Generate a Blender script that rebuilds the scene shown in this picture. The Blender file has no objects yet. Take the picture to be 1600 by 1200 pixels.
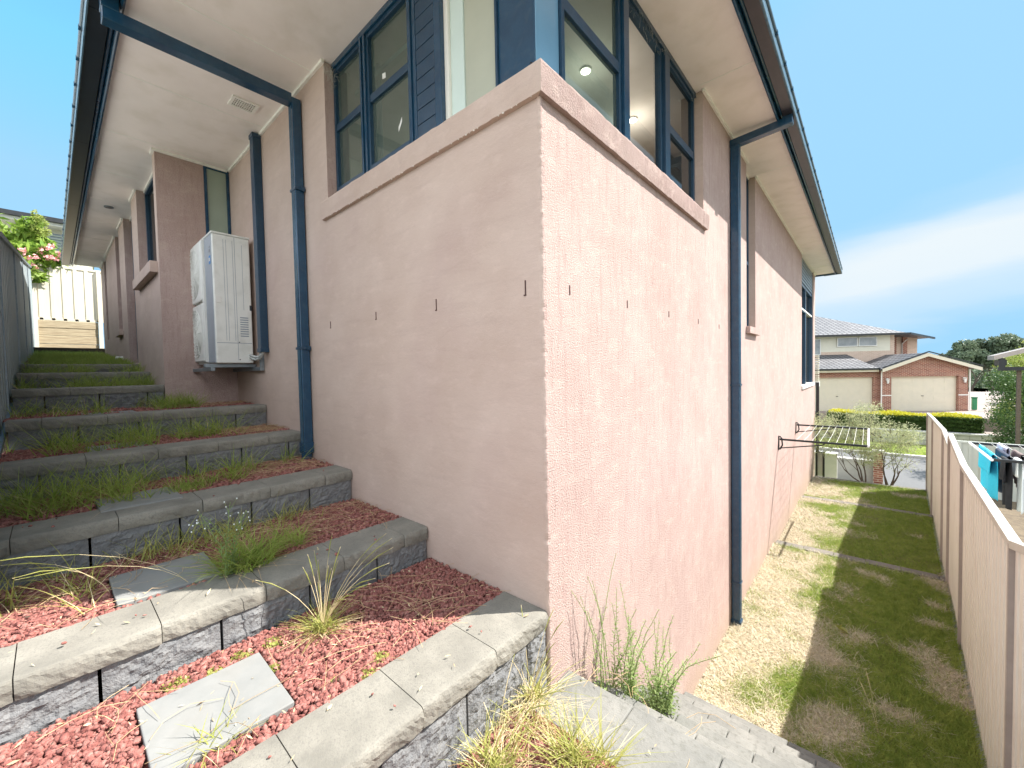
import bpy, math, random
import numpy as np
from mathutils import Vector, Matrix, noise as mn
random.seed(7); rng = np.random.default_rng(7)
R = math.radians
S = bpy.context.scene
C = S.collection

# ------------------------------------------------------------------ camera
cam_d = bpy.data.cameras.new('camera'); cam = bpy.data.objects.new('camera', cam_d); C.objects.link(cam)
cam_d.sensor_width = 36; cam_d.lens = 633.743/1600*36; cam_d.clip_start = 0.05; cam_d.clip_end = 3000
fw = Vector((-0.66016, 0.75047, -0.03137)); rt = Vector((0.751105, 0.659861, -0.020528)); up = rt.cross(fw)
m = Matrix((rt, up, -fw)).transposed().to_4x4(); m.translation = (1.1953, -1.6035, 1.62)
cam.matrix_world = m; S.camera = cam
# ------------------------------------------------------------------ light
S.view_settings.view_transform = 'Standard'; S.view_settings.look = 'None'; S.view_settings.gamma = 1
S.view_settings.exposure = 1.95
SUN_EL, SUN_AZ = R(48.8), R(45)                     # azimuth measured from +Y towards +X
sd = Vector((math.sin(SUN_AZ)*math.cos(SUN_EL), math.cos(SUN_AZ)*math.cos(SUN_EL), math.sin(SUN_EL)))
sl = bpy.data.lights.new('sun', 'SUN'); so = bpy.data.objects.new('sun', sl); C.objects.link(so)
sl.energy = 3.1; sl.angle = R(0.5); sl.color = (1.0, 0.955, 0.91)
so.rotation_euler = sd.to_track_quat('Z', 'Y').to_euler()
w = bpy.data.worlds.new('World'); S.world = w; w.use_nodes = True
nt = w.node_tree; N = nt.nodes; L = nt.links; N.clear()
out = N.new('ShaderNodeOutputWorld'); bg = N.new('ShaderNodeBackground'); sky = N.new('ShaderNodeTexSky')
sky.sky_type = 'NISHITA'; sky.sun_disc = False; sky.sun_elevation = SUN_EL; sky.sun_rotation = SUN_AZ
sky.air_density = 1.0; sky.dust_density = 0.15; sky.ozone_density = 1.3
bg.inputs[1].default_value = 0.15
tc = N.new('ShaderNodeTexCoord')
nrm = N.new('ShaderNodeVectorMath'); nrm.operation = 'NORMALIZE'; L.new(tc.outputs['Generated'], nrm.inputs[0])
dt = N.new('ShaderNodeVectorMath'); dt.operation = 'DOT_PRODUCT'; dt.inputs[1].default_value = (-0.185, -0.16, 0.9696)
L.new(nrm.outputs[0], dt.inputs[0])
wn = N.new('ShaderNodeTexNoise'); wn.inputs['Scale'].default_value = 3.0; wn.inputs['Detail'].default_value = 5; wn.inputs['Roughness'].default_value = .55
mpw = N.new('ShaderNodeMapping'); mpw.inputs['Rotation'].default_value = (0, R(-8), R(20)); mpw.inputs['Scale'].default_value = (1.0, 1.0, 5.0)
L.new(nrm.outputs[0], mpw.inputs[0]); L.new(mpw.outputs[0], wn.inputs['Vector'])
ad = N.new('ShaderNodeMath'); ad.operation = 'MULTIPLY_ADD'; ad.inputs[1].default_value = 0.09; L.new(wn.outputs[0], ad.inputs[0]); L.new(dt.outputs['Value'], ad.inputs[2])
rp = N.new('ShaderNodeValToRGB'); cr = rp.color_ramp
cr.elements[0].position = 0.42; cr.elements[0].color = (0, 0, 0, 1); cr.elements[1].position = .645; cr.elements[1].color = (0, 0, 0, 1)
for p, v in ((.455, .35), (.49, .5), (.52, .85), (.56, .9), (.59, .6), (.615, .15)):
    e = cr.elements.new(p); e.color = (v, v, v, 1)
mr = N.new('ShaderNodeMapRange'); mr.inputs['From Min'].default_value = -.5; mr.inputs['From Max'].default_value = .5
L.new(ad.outputs[0], mr.inputs['Value']); L.new(mr.outputs[0], rp.inputs[0])
sx = N.new('ShaderNodeSeparateXYZ'); L.new(nrm.outputs[0], sx.inputs[0])
mrx = N.new('ShaderNodeMapRange'); mrx.inputs['From Min'].default_value = -.35; mrx.inputs['From Max'].default_value = .0
mrx.interpolation_type = 'SMOOTHSTEP'; L.new(sx.outputs[0], mrx.inputs['Value'])
mu = N.new('ShaderNodeMath'); mu.operation = 'MULTIPLY'; L.new(rp.outputs[0], mu.inputs[0]); L.new(mrx.outputs[0], mu.inputs[1])
mx = N.new('ShaderNodeMix'); mx.data_type = 'RGBA'; L.new(mu.outputs[0], mx.inputs['Factor'])
tn = N.new('ShaderNodeMix'); tn.data_type = 'RGBA'; tn.blend_type = 'MULTIPLY'; tn.inputs['Factor'].default_value = 1; tn.inputs[7].default_value = (.40, .70, 1.16, 1)
L.new(sky.outputs[0], tn.inputs[6]); mn_ = N.new('ShaderNodeVectorMath'); mn_.operation = 'MINIMUM'; mn_.inputs[1].default_value = (.66, 1.24, 1.78)
L.new(tn.outputs[2], mn_.inputs[0]); L.new(mn_.outputs[0], mx.inputs[6]); mx.inputs[7].default_value = (1.56, 1.66, 1.70, 1)
# unseen bright cloud added behind the camera as fill light for the front wall
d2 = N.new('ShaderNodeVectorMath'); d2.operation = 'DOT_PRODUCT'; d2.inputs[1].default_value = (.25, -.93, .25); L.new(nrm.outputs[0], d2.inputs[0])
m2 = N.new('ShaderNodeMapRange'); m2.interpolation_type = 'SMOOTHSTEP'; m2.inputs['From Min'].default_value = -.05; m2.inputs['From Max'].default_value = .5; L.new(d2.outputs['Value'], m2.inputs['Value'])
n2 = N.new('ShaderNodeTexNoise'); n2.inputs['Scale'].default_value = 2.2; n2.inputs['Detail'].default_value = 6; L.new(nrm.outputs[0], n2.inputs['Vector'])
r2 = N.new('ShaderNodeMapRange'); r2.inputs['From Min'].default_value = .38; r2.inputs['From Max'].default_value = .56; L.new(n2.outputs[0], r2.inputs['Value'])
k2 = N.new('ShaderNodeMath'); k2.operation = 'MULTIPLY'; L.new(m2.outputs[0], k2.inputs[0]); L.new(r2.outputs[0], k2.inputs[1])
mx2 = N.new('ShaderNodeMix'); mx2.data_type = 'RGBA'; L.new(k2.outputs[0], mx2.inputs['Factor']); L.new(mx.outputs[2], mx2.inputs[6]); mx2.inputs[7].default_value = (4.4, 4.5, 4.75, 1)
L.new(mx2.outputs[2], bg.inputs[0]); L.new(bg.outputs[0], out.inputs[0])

# ------------------------------------------------------------------ materials
def new_mat(name):
    m = bpy.data.materials.new(name); m.use_nodes = True
    return m, m.node_tree.nodes, m.node_tree.links, m.node_tree.nodes['Principled BSDF']
def mat(name, c1, c2=None, scale=6, rough=.7, bump=0, bscale=80, bdist=.003, stretch=(1, 1, 1), metallic=0, coord='Object',
        detail=5, spec=None, c3=None, s3=40, f3=.5, lo=.35, hi=.65, coat=0, trans=0):
    m, N, L, P = new_mat(name)
    P.inputs['Roughness'].default_value = rough; P.inputs['Metallic'].default_value = metallic
    if spec is not None: P.inputs['Specular IOR Level'].default_value = spec
    tc = N.new('ShaderNodeTexCoord'); mp = N.new('ShaderNodeMapping'); mp.inputs['Scale'].default_value = stretch
    L.new(tc.outputs[coord], mp.inputs[0])
    P.inputs['Base Color'].default_value = (*c1, 1)
    if c2:
        n = N.new('ShaderNodeTexNoise'); n.inputs['Scale'].default_value = scale; n.inputs['Detail'].default_value = detail; n.inputs['Roughness'].default_value = .6
        L.new(mp.outputs[0], n.inputs['Vector'])
        r = N.new('ShaderNodeMapRange'); r.inputs['From Min'].default_value = lo; r.inputs['From Max'].default_value = hi; L.new(n.outputs[0], r.inputs['Value'])
        x = N.new('ShaderNodeMix'); x.data_type = 'RGBA'; x.inputs[6].default_value = (*c1, 1); x.inputs[7].default_value = (*c2, 1); L.new(r.outputs[0], x.inputs['Factor'])
        o = x.outputs[2]
        if c3:
            n3 = N.new('ShaderNodeTexNoise'); n3.inputs['Scale'].default_value = s3; n3.inputs['Detail'].default_value = 3
            L.new(mp.outputs[0], n3.inputs['Vector'])
            r3 = N.new('ShaderNodeMapRange'); r3.inputs['From Min'].default_value = .5; r3.inputs['From Max'].default_value = .72; r3.inputs['To Max'].default_value = f3
            L.new(n3.outputs[0], r3.inputs['Value'])
            x3 = N.new('ShaderNodeMix'); x3.data_type = 'RGBA'; L.new(r3.outputs[0], x3.inputs['Factor']); L.new(o, x3.inputs[6]); x3.inputs[7].default_value = (*c3, 1); o = x3.outputs[2]
        L.new(o, P.inputs['Base Color'])
    if bump:
        b = N.new('ShaderNodeTexNoise'); b.inputs['Scale'].default_value = bscale; b.inputs['Detail'].default_value = 4
        L.new(mp.outputs[0], b.inputs['Vector']); bb = N.new('ShaderNodeBump'); bb.inputs['Strength'].default_value = bump; bb.inputs['Distance'].default_value = bdist
        L.new(b.outputs[0], bb.inputs['Height']); L.new(bb.outputs[0], P.inputs['Normal'])
    return m
def leaf_mat(name, c1, c2, trans=.35, scale=3):
    m, N, L, P = new_mat(name)
    P.inputs['Roughness'].default_value = .55; P.inputs['Specular IOR Level'].default_value = .3
    tc = N.new('ShaderNodeTexCoord'); n = N.new('ShaderNodeTexNoise'); n.inputs['Scale'].default_value = scale; n.inputs['Detail'].default_value = 6; n.inputs['Roughness'].default_value = .8
    L.new(tc.outputs['Object'], n.inputs['Vector'])
    r = N.new('ShaderNodeMapRange'); r.inputs['From Min'].default_value = .36; r.inputs['From Max'].default_value = .64; L.new(n.outputs[0], r.inputs['Value'])
    x = N.new('ShaderNodeMix'); x.data_type = 'RGBA'; x.inputs[6].default_value = (*c1, 1); x.inputs[7].default_value = (*c2, 1); L.new(r.outputs[0], x.inputs['Factor'])
    L.new(x.outputs[2], P.inputs['Base Color'])
    t = N.new('ShaderNodeBsdfTranslucent'); L.new(x.outputs[2], t.inputs['Color'])
    ms = N.new('ShaderNodeMixShader'); ms.inputs[0].default_value = trans
    L.new(P.outputs[0], ms.inputs[1]); L.new(t.outputs[0], ms.inputs[2]); L.new(ms.outputs[0], N['Material Output'].inputs['Surface'])
    return m
def stucco(name, coarse, k=1.0):
    m, N, L, P = new_mat(name); P.inputs['Roughness'].default_value = .9; P.inputs['Specular IOR Level'].default_value = .15
    tc = N.new('ShaderNodeTexCoord')
    def nz(scale, st=(1, 1, 1), det=5, ro=.6):
        mp = N.new('ShaderNodeMapping'); mp.inputs['Scale'].default_value = st; L.new(tc.outputs['Object'], mp.inputs[0])
        n = N.new('ShaderNodeTexNoise'); n.inputs['Scale'].default_value = scale; n.inputs['Detail'].default_value = det; n.inputs['Roughness'].default_value = ro
        L.new(mp.outputs[0], n.inputs['Vector']); return n.outputs[0]
    def mixc(f, a, b, lo, hi, mxv=1.0):
        r = N.new('ShaderNodeMapRange'); r.inputs['From Min'].default_value = lo; r.inputs['From Max'].default_value = hi; r.inputs['To Max'].default_value = mxv; L.new(f, r.inputs['Value'])
        x = N.new('ShaderNodeMix'); x.data_type = 'RGBA'; L.new(r.outputs[0], x.inputs['Factor'])
        if isinstance(a, tuple): x.inputs[6].default_value = (*a, 1)
        else: L.new(a, x.inputs[6])
        x.inputs[7].default_value = (*b, 1); return x.outputs[2]
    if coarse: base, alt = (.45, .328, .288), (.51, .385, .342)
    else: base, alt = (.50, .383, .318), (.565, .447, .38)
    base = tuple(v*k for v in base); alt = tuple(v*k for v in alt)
    c = mixc(nz(1.6), base, alt, .35, .65)
    c = mixc(nz(5, (1, 1, 2.2), 6, .75), c, (.64, .51, .44), .52, .72, .5)             # chalky patches
    c = mixc(nz(.9, (1, 1, 1), 3), c, (.45, .325, .295), .5, .75, .5)                   # tired areas
    if coarse: c = mixc(nz(5, (5, 5, .6), 5, .7), c, (.33, .205, .185), .50, .74, .48)    # rain streaks
    else: c = mixc(nz(3, (.8, .8, 5), 5, .75), c, (.40, .295, .255), .5, .78, .38)        # ghost of the courses
    c = mixc(nz(110 if coarse else 200, (1, 1, 1), 3, .7), c, (.20, .115, .105), .56, .74, .6 if coarse else .3)   # pits
    # hairline cracks
    vn = N.new('ShaderNodeTexVoronoi'); vn.feature = 'DISTANCE_TO_EDGE'; vn.inputs['Scale'].default_value = .9
    dn = N.new('ShaderNodeTexNoise'); dn.inputs['Scale'].default_value = 3; dn.inputs['Detail'].default_value = 6; L.new(tc.outputs['Object'], dn.inputs['Vector'])
    dm = N.new('ShaderNodeMix'); dm.data_type = 'RGBA'; dm.blend_type = 'LINEAR_LIGHT'; dm.inputs['Factor'].default_value = .06; L.new(tc.outputs['Object'], dm.inputs[6]); L.new(dn.outputs['Color'], dm.inputs[7]); L.new(dm.outputs[2], vn.inputs['Vector'])
    cm = N.new('ShaderNodeMapRange'); cm.inputs['From Min'].default_value = .0; cm.inputs['From Max'].default_value = .0035; cm.inputs['To Min'].default_value = 1; cm.inputs['To Max'].default_value = 0; L.new(vn.outputs['Distance'], cm.inputs['Value'])
    ck = N.new('ShaderNodeMapRange'); ck.inputs['From Min'].default_value = .5; ck.inputs['From Max'].default_value = .58; L.new(nz(1.1), ck.inputs['Value'])
    cx_ = N.new('ShaderNodeMath'); cx_.operation = 'MULTIPLY'; L.new(cm.outputs[0], cx_.inputs[0]); L.new(ck.outputs[0], cx_.inputs[1])
    c = mixc(cx_.outputs[0], c, (.30, .21, .19), 0, 1, .12)
    if coarse:                                                                    # soil splash along the foot
        sz = N.new('ShaderNodeSeparateXYZ'); L.new(tc.outputs['Object'], sz.inputs[0])
        ma = N.new('ShaderNodeMath'); ma.operation = 'MULTIPLY_ADD'; ma.inputs[1].default_value = -.55; L.new(nz(6, (1, 1, .6), 6, .75), ma.inputs[0]); L.new(sz.outputs[2], ma.inputs[2])
        c = mixc(ma.outputs[0], c, (.40, .31, .24), -1.30, -1.72, .8)
    L.new(c, P.inputs['Base Color'])
    b1 = nz(115 if coarse else 210, (1, 1, 1), 3, .65); b2 = nz(42, (1, 1, 1), 3); b3 = nz(3.0, (1, 1, 1), 1)
    bp = N.new('ShaderNodeBump'); bp.inputs['Strength'].default_value = 1.0 if coarse else .6; bp.inputs['Distance'].default_value = .008 if coarse else .0025; L.new(b1, bp.inputs['Height'])
    bq = N.new('ShaderNodeBump'); bq.inputs['Strength'].default_value = .5; bq.inputs['Distance'].default_value = .004; L.new(b2, bq.inputs['Height']); L.new(bp.outputs[0], bq.inputs['Normal'])
    br = N.new('ShaderNodeBump'); br.inputs['Strength'].default_value = .3; br.inputs['Distance'].default_value = .02; L.new(b3, br.inputs['Height']); L.new(bq.outputs[0], br.inputs['Normal'])
    L.new(br.outputs[0], P.inputs['Normal'])
    return m
def brick(name, a, b, mortar, bw=.23, bh=.076):
    m, N, L, P = new_mat(name); P.inputs['Roughness'].default_value = .9
    tc = N.new('ShaderNodeTexCoord'); s = N.new('ShaderNodeSeparateXYZ'); L.new(tc.outputs['Object'], s.inputs[0])
    ad = N.new('ShaderNodeMath'); ad.operation = 'ADD'; L.new(s.outputs[0], ad.inputs[0]); L.new(s.outputs[1], ad.inputs[1])
    cb = N.new('ShaderNodeCombineXYZ'); L.new(ad.outputs[0], cb.inputs[0]); L.new(s.outputs[2], cb.inputs[1])
    t = N.new('ShaderNodeTexBrick'); L.new(cb.outputs[0], t.inputs['Vector']); t.inputs['Scale'].default_value = 1
    t.inputs['Color1'].default_value = (*a, 1); t.inputs['Color2'].default_value = (*b, 1); t.inputs['Mortar'].default_value = (*mortar, 1)
    t.inputs['Brick Width'].default_value = bw; t.inputs['Row Height'].default_value = bh; t.inputs['Mortar Size'].default_value = .009; t.inputs['Bias'].default_value = -.1
    L.new(t.outputs[0], P.inputs['Base Color']); return m
def glass(name, tint, trans, dark=(.02, .025, .03), rough=.02, dif=0.0, ior=1.5):
    """clear pane: see-through share + fresnel mirror; dif = share of dusty/obscure body"""
    m, N, L, P = new_mat(name)
    tr = N.new('ShaderNodeBsdfTransparent'); tr.inputs[0].default_value = (*tint, 1)
    gl = N.new('ShaderNodeBsdfGlossy'); gl.inputs['Roughness'].default_value = rough
    df = N.new('ShaderNodeBsdfDiffuse'); df.inputs[0].default_value = (*dark, 1)
    fr = N.new('ShaderNodeFresnel'); fr.inputs[0].default_value = ior
    a = N.new('ShaderNodeMixShader'); a.inputs[0].default_value = dif; L.new(tr.outputs[0], a.inputs[1]); L.new(df.outputs[0], a.inputs[2])
    b = N.new('ShaderNodeMixShader'); L.new(fr.outputs[0], b.inputs[0]); L.new(a.outputs[0], b.inputs[1]); L.new(gl.outputs[0], b.inputs[2])
    L.new(b.outputs[0], N['Material Output'].inputs['Surface']); return m
def emis(name, c, s):
    m, N, L, P = new_mat(name); P.inputs['Emission Color'].default_value = (*c, 1); P.inputs['Emission Strength'].default_value = s; return m

M = {}
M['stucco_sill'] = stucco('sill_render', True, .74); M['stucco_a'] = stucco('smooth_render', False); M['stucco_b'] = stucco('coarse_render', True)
M['blue'] = mat('deep_blue_steel', (.008, .045, .092), (.012, .058, .112), 9, .2, c3=(.05, .09, .12), s3=25, f3=.25, spec=.6)
M['blue_dull'] = mat('deep_blue_frame', (.010, .041, .080), (.015, .052, .097), 12, .35, c3=(.06, .08, .09), s3=60, f3=.3)
M['gutter_under'] = mat('gutter_underside', (.012, .011, .016), (.020, .017, .022), 8, .35, spec=.6)  # brown-purple reflection under the side gutter is put into this colour
M['lip'] = mat('gutter_lip', (.05, .11, .16), (.10, .16, .20), 20, .25, spec=.7)
M['soffit'] = mat('soffit_sheet', (.92, .85, .80), (.86, .79, .74), 2.2, .75, bump=.12, bscale=40, bdist=.002, c3=(.66, .60, .50), s3=5, f3=.3)
M['bead'] = mat('cream_bead', (.90, .88, .82), (.82, .80, .73), 12, .6)
M['tile'] = mat('roof_tile', (.045, .05, .06), (.09, .095, .10), 10, .6, bump=.4, bscale=20, bdist=.01)
M['ac'] = mat('ac_white', (.80, .80, .75), (.75, .75, .70), 3, .45, c3=(.50, .50, .44), s3=9, f3=.3)
M['ac_grey'] = mat('ac_grey', (.30, .33, .37), (.34, .37, .41), 5, .4)
M['ac_dark'] = mat('ac_dark', (.02, .022, .025), rough=.6)
M['logo_blue'] = mat('badge_blue', (.02, .20, .50), rough=.4); M['logo_grey'] = mat('badge_grey', (.25, .26, .27), rough=.4)
M['galv'] = mat('galvanised', (.20, .24, .26), (.28, .31, .33), 20, .45, metallic=.6)
M['cap'] = mat('concrete_cap', (.172, .162, .135), (.262, .246, .205), 5, .92, bump=.7, bscale=160, bdist=.0025, c3=(.16, .15, .13), s3=130, f3=.75)
M['block'] = mat('split_block', (.15, .153, .155), (.215, .215, .21), 14, .95, bump=1.0, bscale=110, bdist=.006, c3=(.11, .11, .115), s3=120, f3=.25)
M['paver'] = mat('stepping_slab', (.20, .205, .195), (.255, .255, .24), 4, .85, bump=.35, bscale=250, bdist=.001, c3=(.20, .195, .175), s3=5, f3=.6)
M['stair'] = mat('stair_block', (.155, .155, .14), (.235, .23, .205), 4, .92, bump=.7, bscale=140, bdist=.003, c3=(.12, .12, .10), s3=45, f3=.6)
M['edging'] = mat('edging_block', (.13, .12, .10), (.20, .18, .15), 6, .9, bump=.5, bscale=90, bdist=.004, c3=(.15, .14, .11), s3=30, f3=.6)
M['scoria'] = mat('red_scoria', (.17, .052, .042), (.35, .138, .112), 38, .95, bump=1, bscale=260, bdist=.003, c3=(.50, .27, .22), s3=48, f3=.7, detail=2)
M['scoria_bed'] = mat('scoria_bed', (.13, .035, .026), (.22, .065, .045), 60, .95, bump=1, bscale=90, bdist=.01)
M['soil'] = mat('bare_soil', (.10, .075, .05), (.17, .13, .08), 9, .95, bump=1, bscale=60, bdist=.02)
M['straw'] = mat('straw', (.55, .44, .23), (.66, .55, .33), 20, .8)
M['straw_red'] = mat('straw_rust', (.40, .27, .14), (.55, .40, .22), 20, .8)
M['thatch'] = mat('dry_thatch', (.27, .21, .125), (.17, .13, .075), 25, .95, bump=1, bscale=120, bdist=.02, c3=(.10, .10, .04), s3=6, f3=.5)
M['turf'] = mat('verge_turf', (.16, .23, .025), (.27, .32, .04), 3, .9, bump=1, bscale=60, bdist=.03)
M['grass'] = leaf_mat('green_blade', (.19, .29, .04), (.42, .48, .12), .45, 9)
M['grass_dry'] = leaf_mat('dry_blade', (.38, .30, .18), (.82, .75, .57), .2, 40)
M['grass_lime'] = leaf_mat('lime_blade', (.30, .34, .07), (.48, .45, .15), .4, 6)
M['weed'] = leaf_mat('weed_leaf', (.22, .32, .10), (.36, .44, .18), .4, 8)
M['fence_cream'] = mat('cream_sheet', (.82, .80, .72), (.77, .75, .67), 2, .45, c3=(.62, .55, .46), s3=12, f3=.3, stretch=(1, 1, .3))
M['fence_cap'] = mat('cream_capping', (.56, .54, .49), (.50, .48, .43), 6, .4)
M['fence_post'] = mat('fence_post', (.42, .37, .34), (.36, .315, .285), 6, .45)
M['fence_grey'] = mat('grey_green_sheet', (.36, .38, .34), (.42, .44, .39), 2, .5, stretch=(1, 1, .3))
M['fence_blue'] = mat('weathered_sheet', (.27, .325, .34), (.33, .385, .395), 2, .5, stretch=(1, 1, .3))
M['fence_back'] = mat('pale_sheet', (.62, .57, .45), (.57, .525, .41), 2, .5, stretch=(1, 1, .3))
M['sleeper'] = mat('weathered_timber', (.42, .35, .23), (.27, .21, .13), 3, .85, stretch=(1, .8, 9), bump=.6, bscale=15, bdist=.008)
M['timber_dark'] = mat('dark_timber', (.06, .045, .03), (.10, .075, .05), 3, .9, stretch=(1, .8, 9))
M['asphalt'] = mat('asphalt', (.11, .11, .11), (.145, .145, .14), 30, .9, bump=.4, bscale=100, bdist=.01)
M['concrete'] = mat('concrete', (.42, .41, .37), (.50, .48, .43), 3, .9, bump=.3, bscale=30, bdist=.01)
M['drive'] = mat('driveway', (.26, .205, .18), (.32, .26, .22), 3, .85)
M['brick_far'] = brick('red_brick', (.20, .060, .040), (.34, .13, .085), (.50, .40, .31))
M['brick_pale'] = brick('pale_brick', (.50, .36, .27), (.60, .44, .34), (.62, .54, .44))
M['door_cream'] = mat('garage_door', (.66, .60, .47), (.62, .57, .45), 3, .5)
M['white'] = mat('white_trim', (.78, .77, .72), (.70, .69, .64), 4, .5)
M['cream_wall'] = mat('cream_cladding', (.66, .64, .52), (.62, .60, .49), 3, .7)
M['far_win'] = mat('far_window', (.10, .13, .14), (.25, .28, .28), 1.5, .12, spec=.8)
M['black_metal'] = mat('black_metal', (.012, .014, .016), (.02, .022, .024), 10, .4)
M['white_cord'] = mat('white_cord', (.80, .80, .76), rough=.5)
M['tube_white'] = mat('white_tube', (.78, .79, .78), rough=.3)
M['cyan_cloth'] = mat('cyan_towel', (.02, .42, .62), (.03, .50, .70), 60, .95, bump=.6, bscale=220, bdist=.003)
M['navy_cloth'] = mat('navy_cloth', (.035, .045, .075), (.05, .06, .095), 20, .95)
M['black_cloth'] = mat('black_cloth', (.010, .011, .014), (.018, .018, .022), 20, .95)
M['lilac_cloth'] = mat('lilac_cloth', (.58, .58, .70), (.64, .64, .75), 10, .95)
M['white_cloth'] = mat('white_cloth', (.68, .74, .74), (.74, .79, .78), 10, .95)
M['brown_cloth'] = mat('brown_cloth', (.17, .13, .12), (.21, .16, .15), 20, .95)
M['charcoal_cloth'] = mat('charcoal_cloth', (.06, .06, .07), (.08, .08, .09), 20, .95)
M['glass'] = glass('window_glass', (.86, .90, .88), 1)
M['glass_screen'] = glass('screened_glass', (.46, .60, .54), 1, (.12, .155, .135), .04, .5)
M['glass_dark'] = glass('dark_glass', (.35, .40, .42), 1, (.02, .03, .035), .03, .5)
M['glass_obscure'] = mat('obscure_glass', (.30, .36, .29), (.33, .39, .32), 2, .18, spec=.6)
M['reveal_mint'] = mat('mint_reveal', (.62, .72, .66), (.58, .68, .62), 4, .6)
M['panel_beige'] = mat('beige_panel', (.46, .47, .37), (.42, .43, .34), 3, .45)
M['room_wall'] = mat('room_wall', (.80, .78, .70), (.76, .74, .66), 2, .8)
M['room_floor'] = mat('room_floor', (.20, .14, .09), (.26, .19, .12), 6, .5)
M['curtain'] = mat('curtain', (.52, .56, .52), (.46, .50, .47), 3, .9)
M['lamp_on'] = emis('lamp_on', (1.0, .90, .72), 5)
M['lamp_off'] = mat('lamp_lens', (.10, .09, .08), rough=.3)
M['vent_hole'] = mat('vent_hole', (.10, .05, .035), rough=.9)
M['hole'] = mat('dark_hole', (.09, .05, .045), rough=.95)
M['bark'] = mat('bark', (.10, .075, .055), (.16, .125, .10), 30, .95, bump=.8, bscale=60, bdist=.01)
M['web'] = mat('cobweb', (.55, .53, .47), rough=.9)
M['pipe_white'] = mat('insulated_pipe', (.55, .57, .55), (.48, .50, .48), 20, .7)
M['leaf_far'] = leaf_mat('eucalypt_leaf', (.09, .125, .075), (.19, .24, .14), .2, .35)
M['leaf_palm'] = leaf_mat('bright_leaf', (.20, .28, .05), (.42, .42, .12), .3, .6)
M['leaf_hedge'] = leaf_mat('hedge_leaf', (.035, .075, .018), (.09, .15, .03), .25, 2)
M['leaf_hedge_sunlit'] = leaf_mat('sunlit_hedge_leaf', (.46, .45, .03), (.66, .60, .06), .3, 3)  # sunlight on the hedge top is put into the leaf colour
M['leaf_dark'] = leaf_mat('dark_shrub_leaf', (.03, .065, .02), (.12, .20, .05), .25, 1.3)
M['leaf_grey'] = leaf_mat('grey_shrub_leaf', (.30, .34, .16), (.58, .58, .36), .5, 6)
M['leaf_frangi'] = leaf_mat('broad_leaf', (.12, .25, .03), (.34, .44, .08), .4, 3)
M['flower'] = mat('pink_petal', (.75, .28, .30), (.85, .50, .45), 20, .6)
M['hill'] = mat('wooded_hill', (.05, .08, .035), (.10, .13, .06), .05, .95, bump=1, bscale=.3, bdist=2)

# ------------------------------------------------------------------ mesh helpers
class MB:
    def __init__(s): s.v = []; s.f = []; s.m = []; s.mats = []
    def add(s, vs, fs, mi=0):
        o = len(s.v); s.v += [tuple(p) for p in vs]; s.f += [tuple(i+o for i in f) for f in fs]; s.m += [mi]*len(fs); return s
    def box(s, x0, x1, y0, y1, z0, z1, mi=0):
        if x0 > x1: x0, x1 = x1, x0
        if y0 > y1: y0, y1 = y1, y0
        if z0 > z1: z0, z1 = z1, z0
        vs = [(x, y, z) for z in (z0, z1) for y in (y0, y1) for x in (x0, x1)]
        return s.add(vs, [(0, 2, 3, 1), (4, 5, 7, 6), (0, 1, 5, 4), (1, 3, 7, 5), (3, 2, 6, 7), (2, 0, 4, 6)], mi)
    def quad(s, a, b, c, d, mi=0): return s.add([a, b, c, d], [(0, 1, 2, 3)], mi)
    def prism(s, poly, z0, z1, mi=0):
        n = len(poly); vs = [(x, y, z0) for x, y in poly]+[(x, y, z1) for x, y in poly]
        fs = [tuple(range(n))[::-1], tuple(range(n, 2*n))]+[(i, (i+1) % n, n+(i+1) % n, n+i) for i in range(n)]
        return s.add(vs, fs, mi)
    def sweep(s, prof, p0, p1, ax_u, ax_v, mi=0):
        """profile list (u,v) swept from p0 to p1"""
        p0 = Vector(p0); p1 = Vector(p1); U = Vector(ax_u); V = Vector(ax_v); n = len(prof)
        vs = [p0+U*a+V*b for a, b in prof]+[p1+U*a+V*b for a, b in prof]
        fs = [tuple(range(n))[::-1], tuple(range(n, 2*n))]+[(i, (i+1) % n, n+(i+1) % n, n+i) for i in range(n)]
        return s.add(vs, fs, mi)
    def tube(s, pts, r, n=8, mi=0, cap=True):
        pts = [Vector(p) for p in pts]; k = len(pts)
        if not hasattr(r, '__len__'): r = [r]*k
        o = len(s.v); prev = None
        for i, p in enumerate(pts):
            d = (pts[min(i+1, k-1)]-pts[max(i-1, 0)]).normalized()
            a = d.orthogonal().normalized() if prev is None else (prev-d*prev.dot(d)).normalized()
            prev = a; b = d.cross(a)
            for j in range(n):
                t = 2*math.pi*j/n; s.v.append(tuple(p+(a*math.cos(t)+b*math.sin(t))*r[i]))
        for i in range(k-1):
            for j in range(n):
                s.f.append((o+i*n+j, o+i*n+(j+1) % n, o+(i+1)*n+(j+1) % n, o+(i+1)*n+j)); s.m.append(mi)
        if cap:
            s.f.append(tuple(o+j for j in range(n))[::-1]); s.m.append(mi)
            s.f.append(tuple(o+(k-1)*n+j for j in range(n))); s.m.append(mi)
        return s
    def disc(s, c, r, axis='z', h=.01, n=20, mi=0):
        c = Vector(c); d = {'x': Vector((1, 0, 0)), 'y': Vector((0, 1, 0)), 'z': Vector((0, 0, 1))}[axis]
        return s.tube([c-d*h/2, c+d*h/2], r, n, mi)
def origin(o):
    v = Vector((0, 0, 0))
    while o is not None: v += Vector(o['_loc']) if '_loc' in o else Vector(o.location); o = o.parent
    return v
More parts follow.
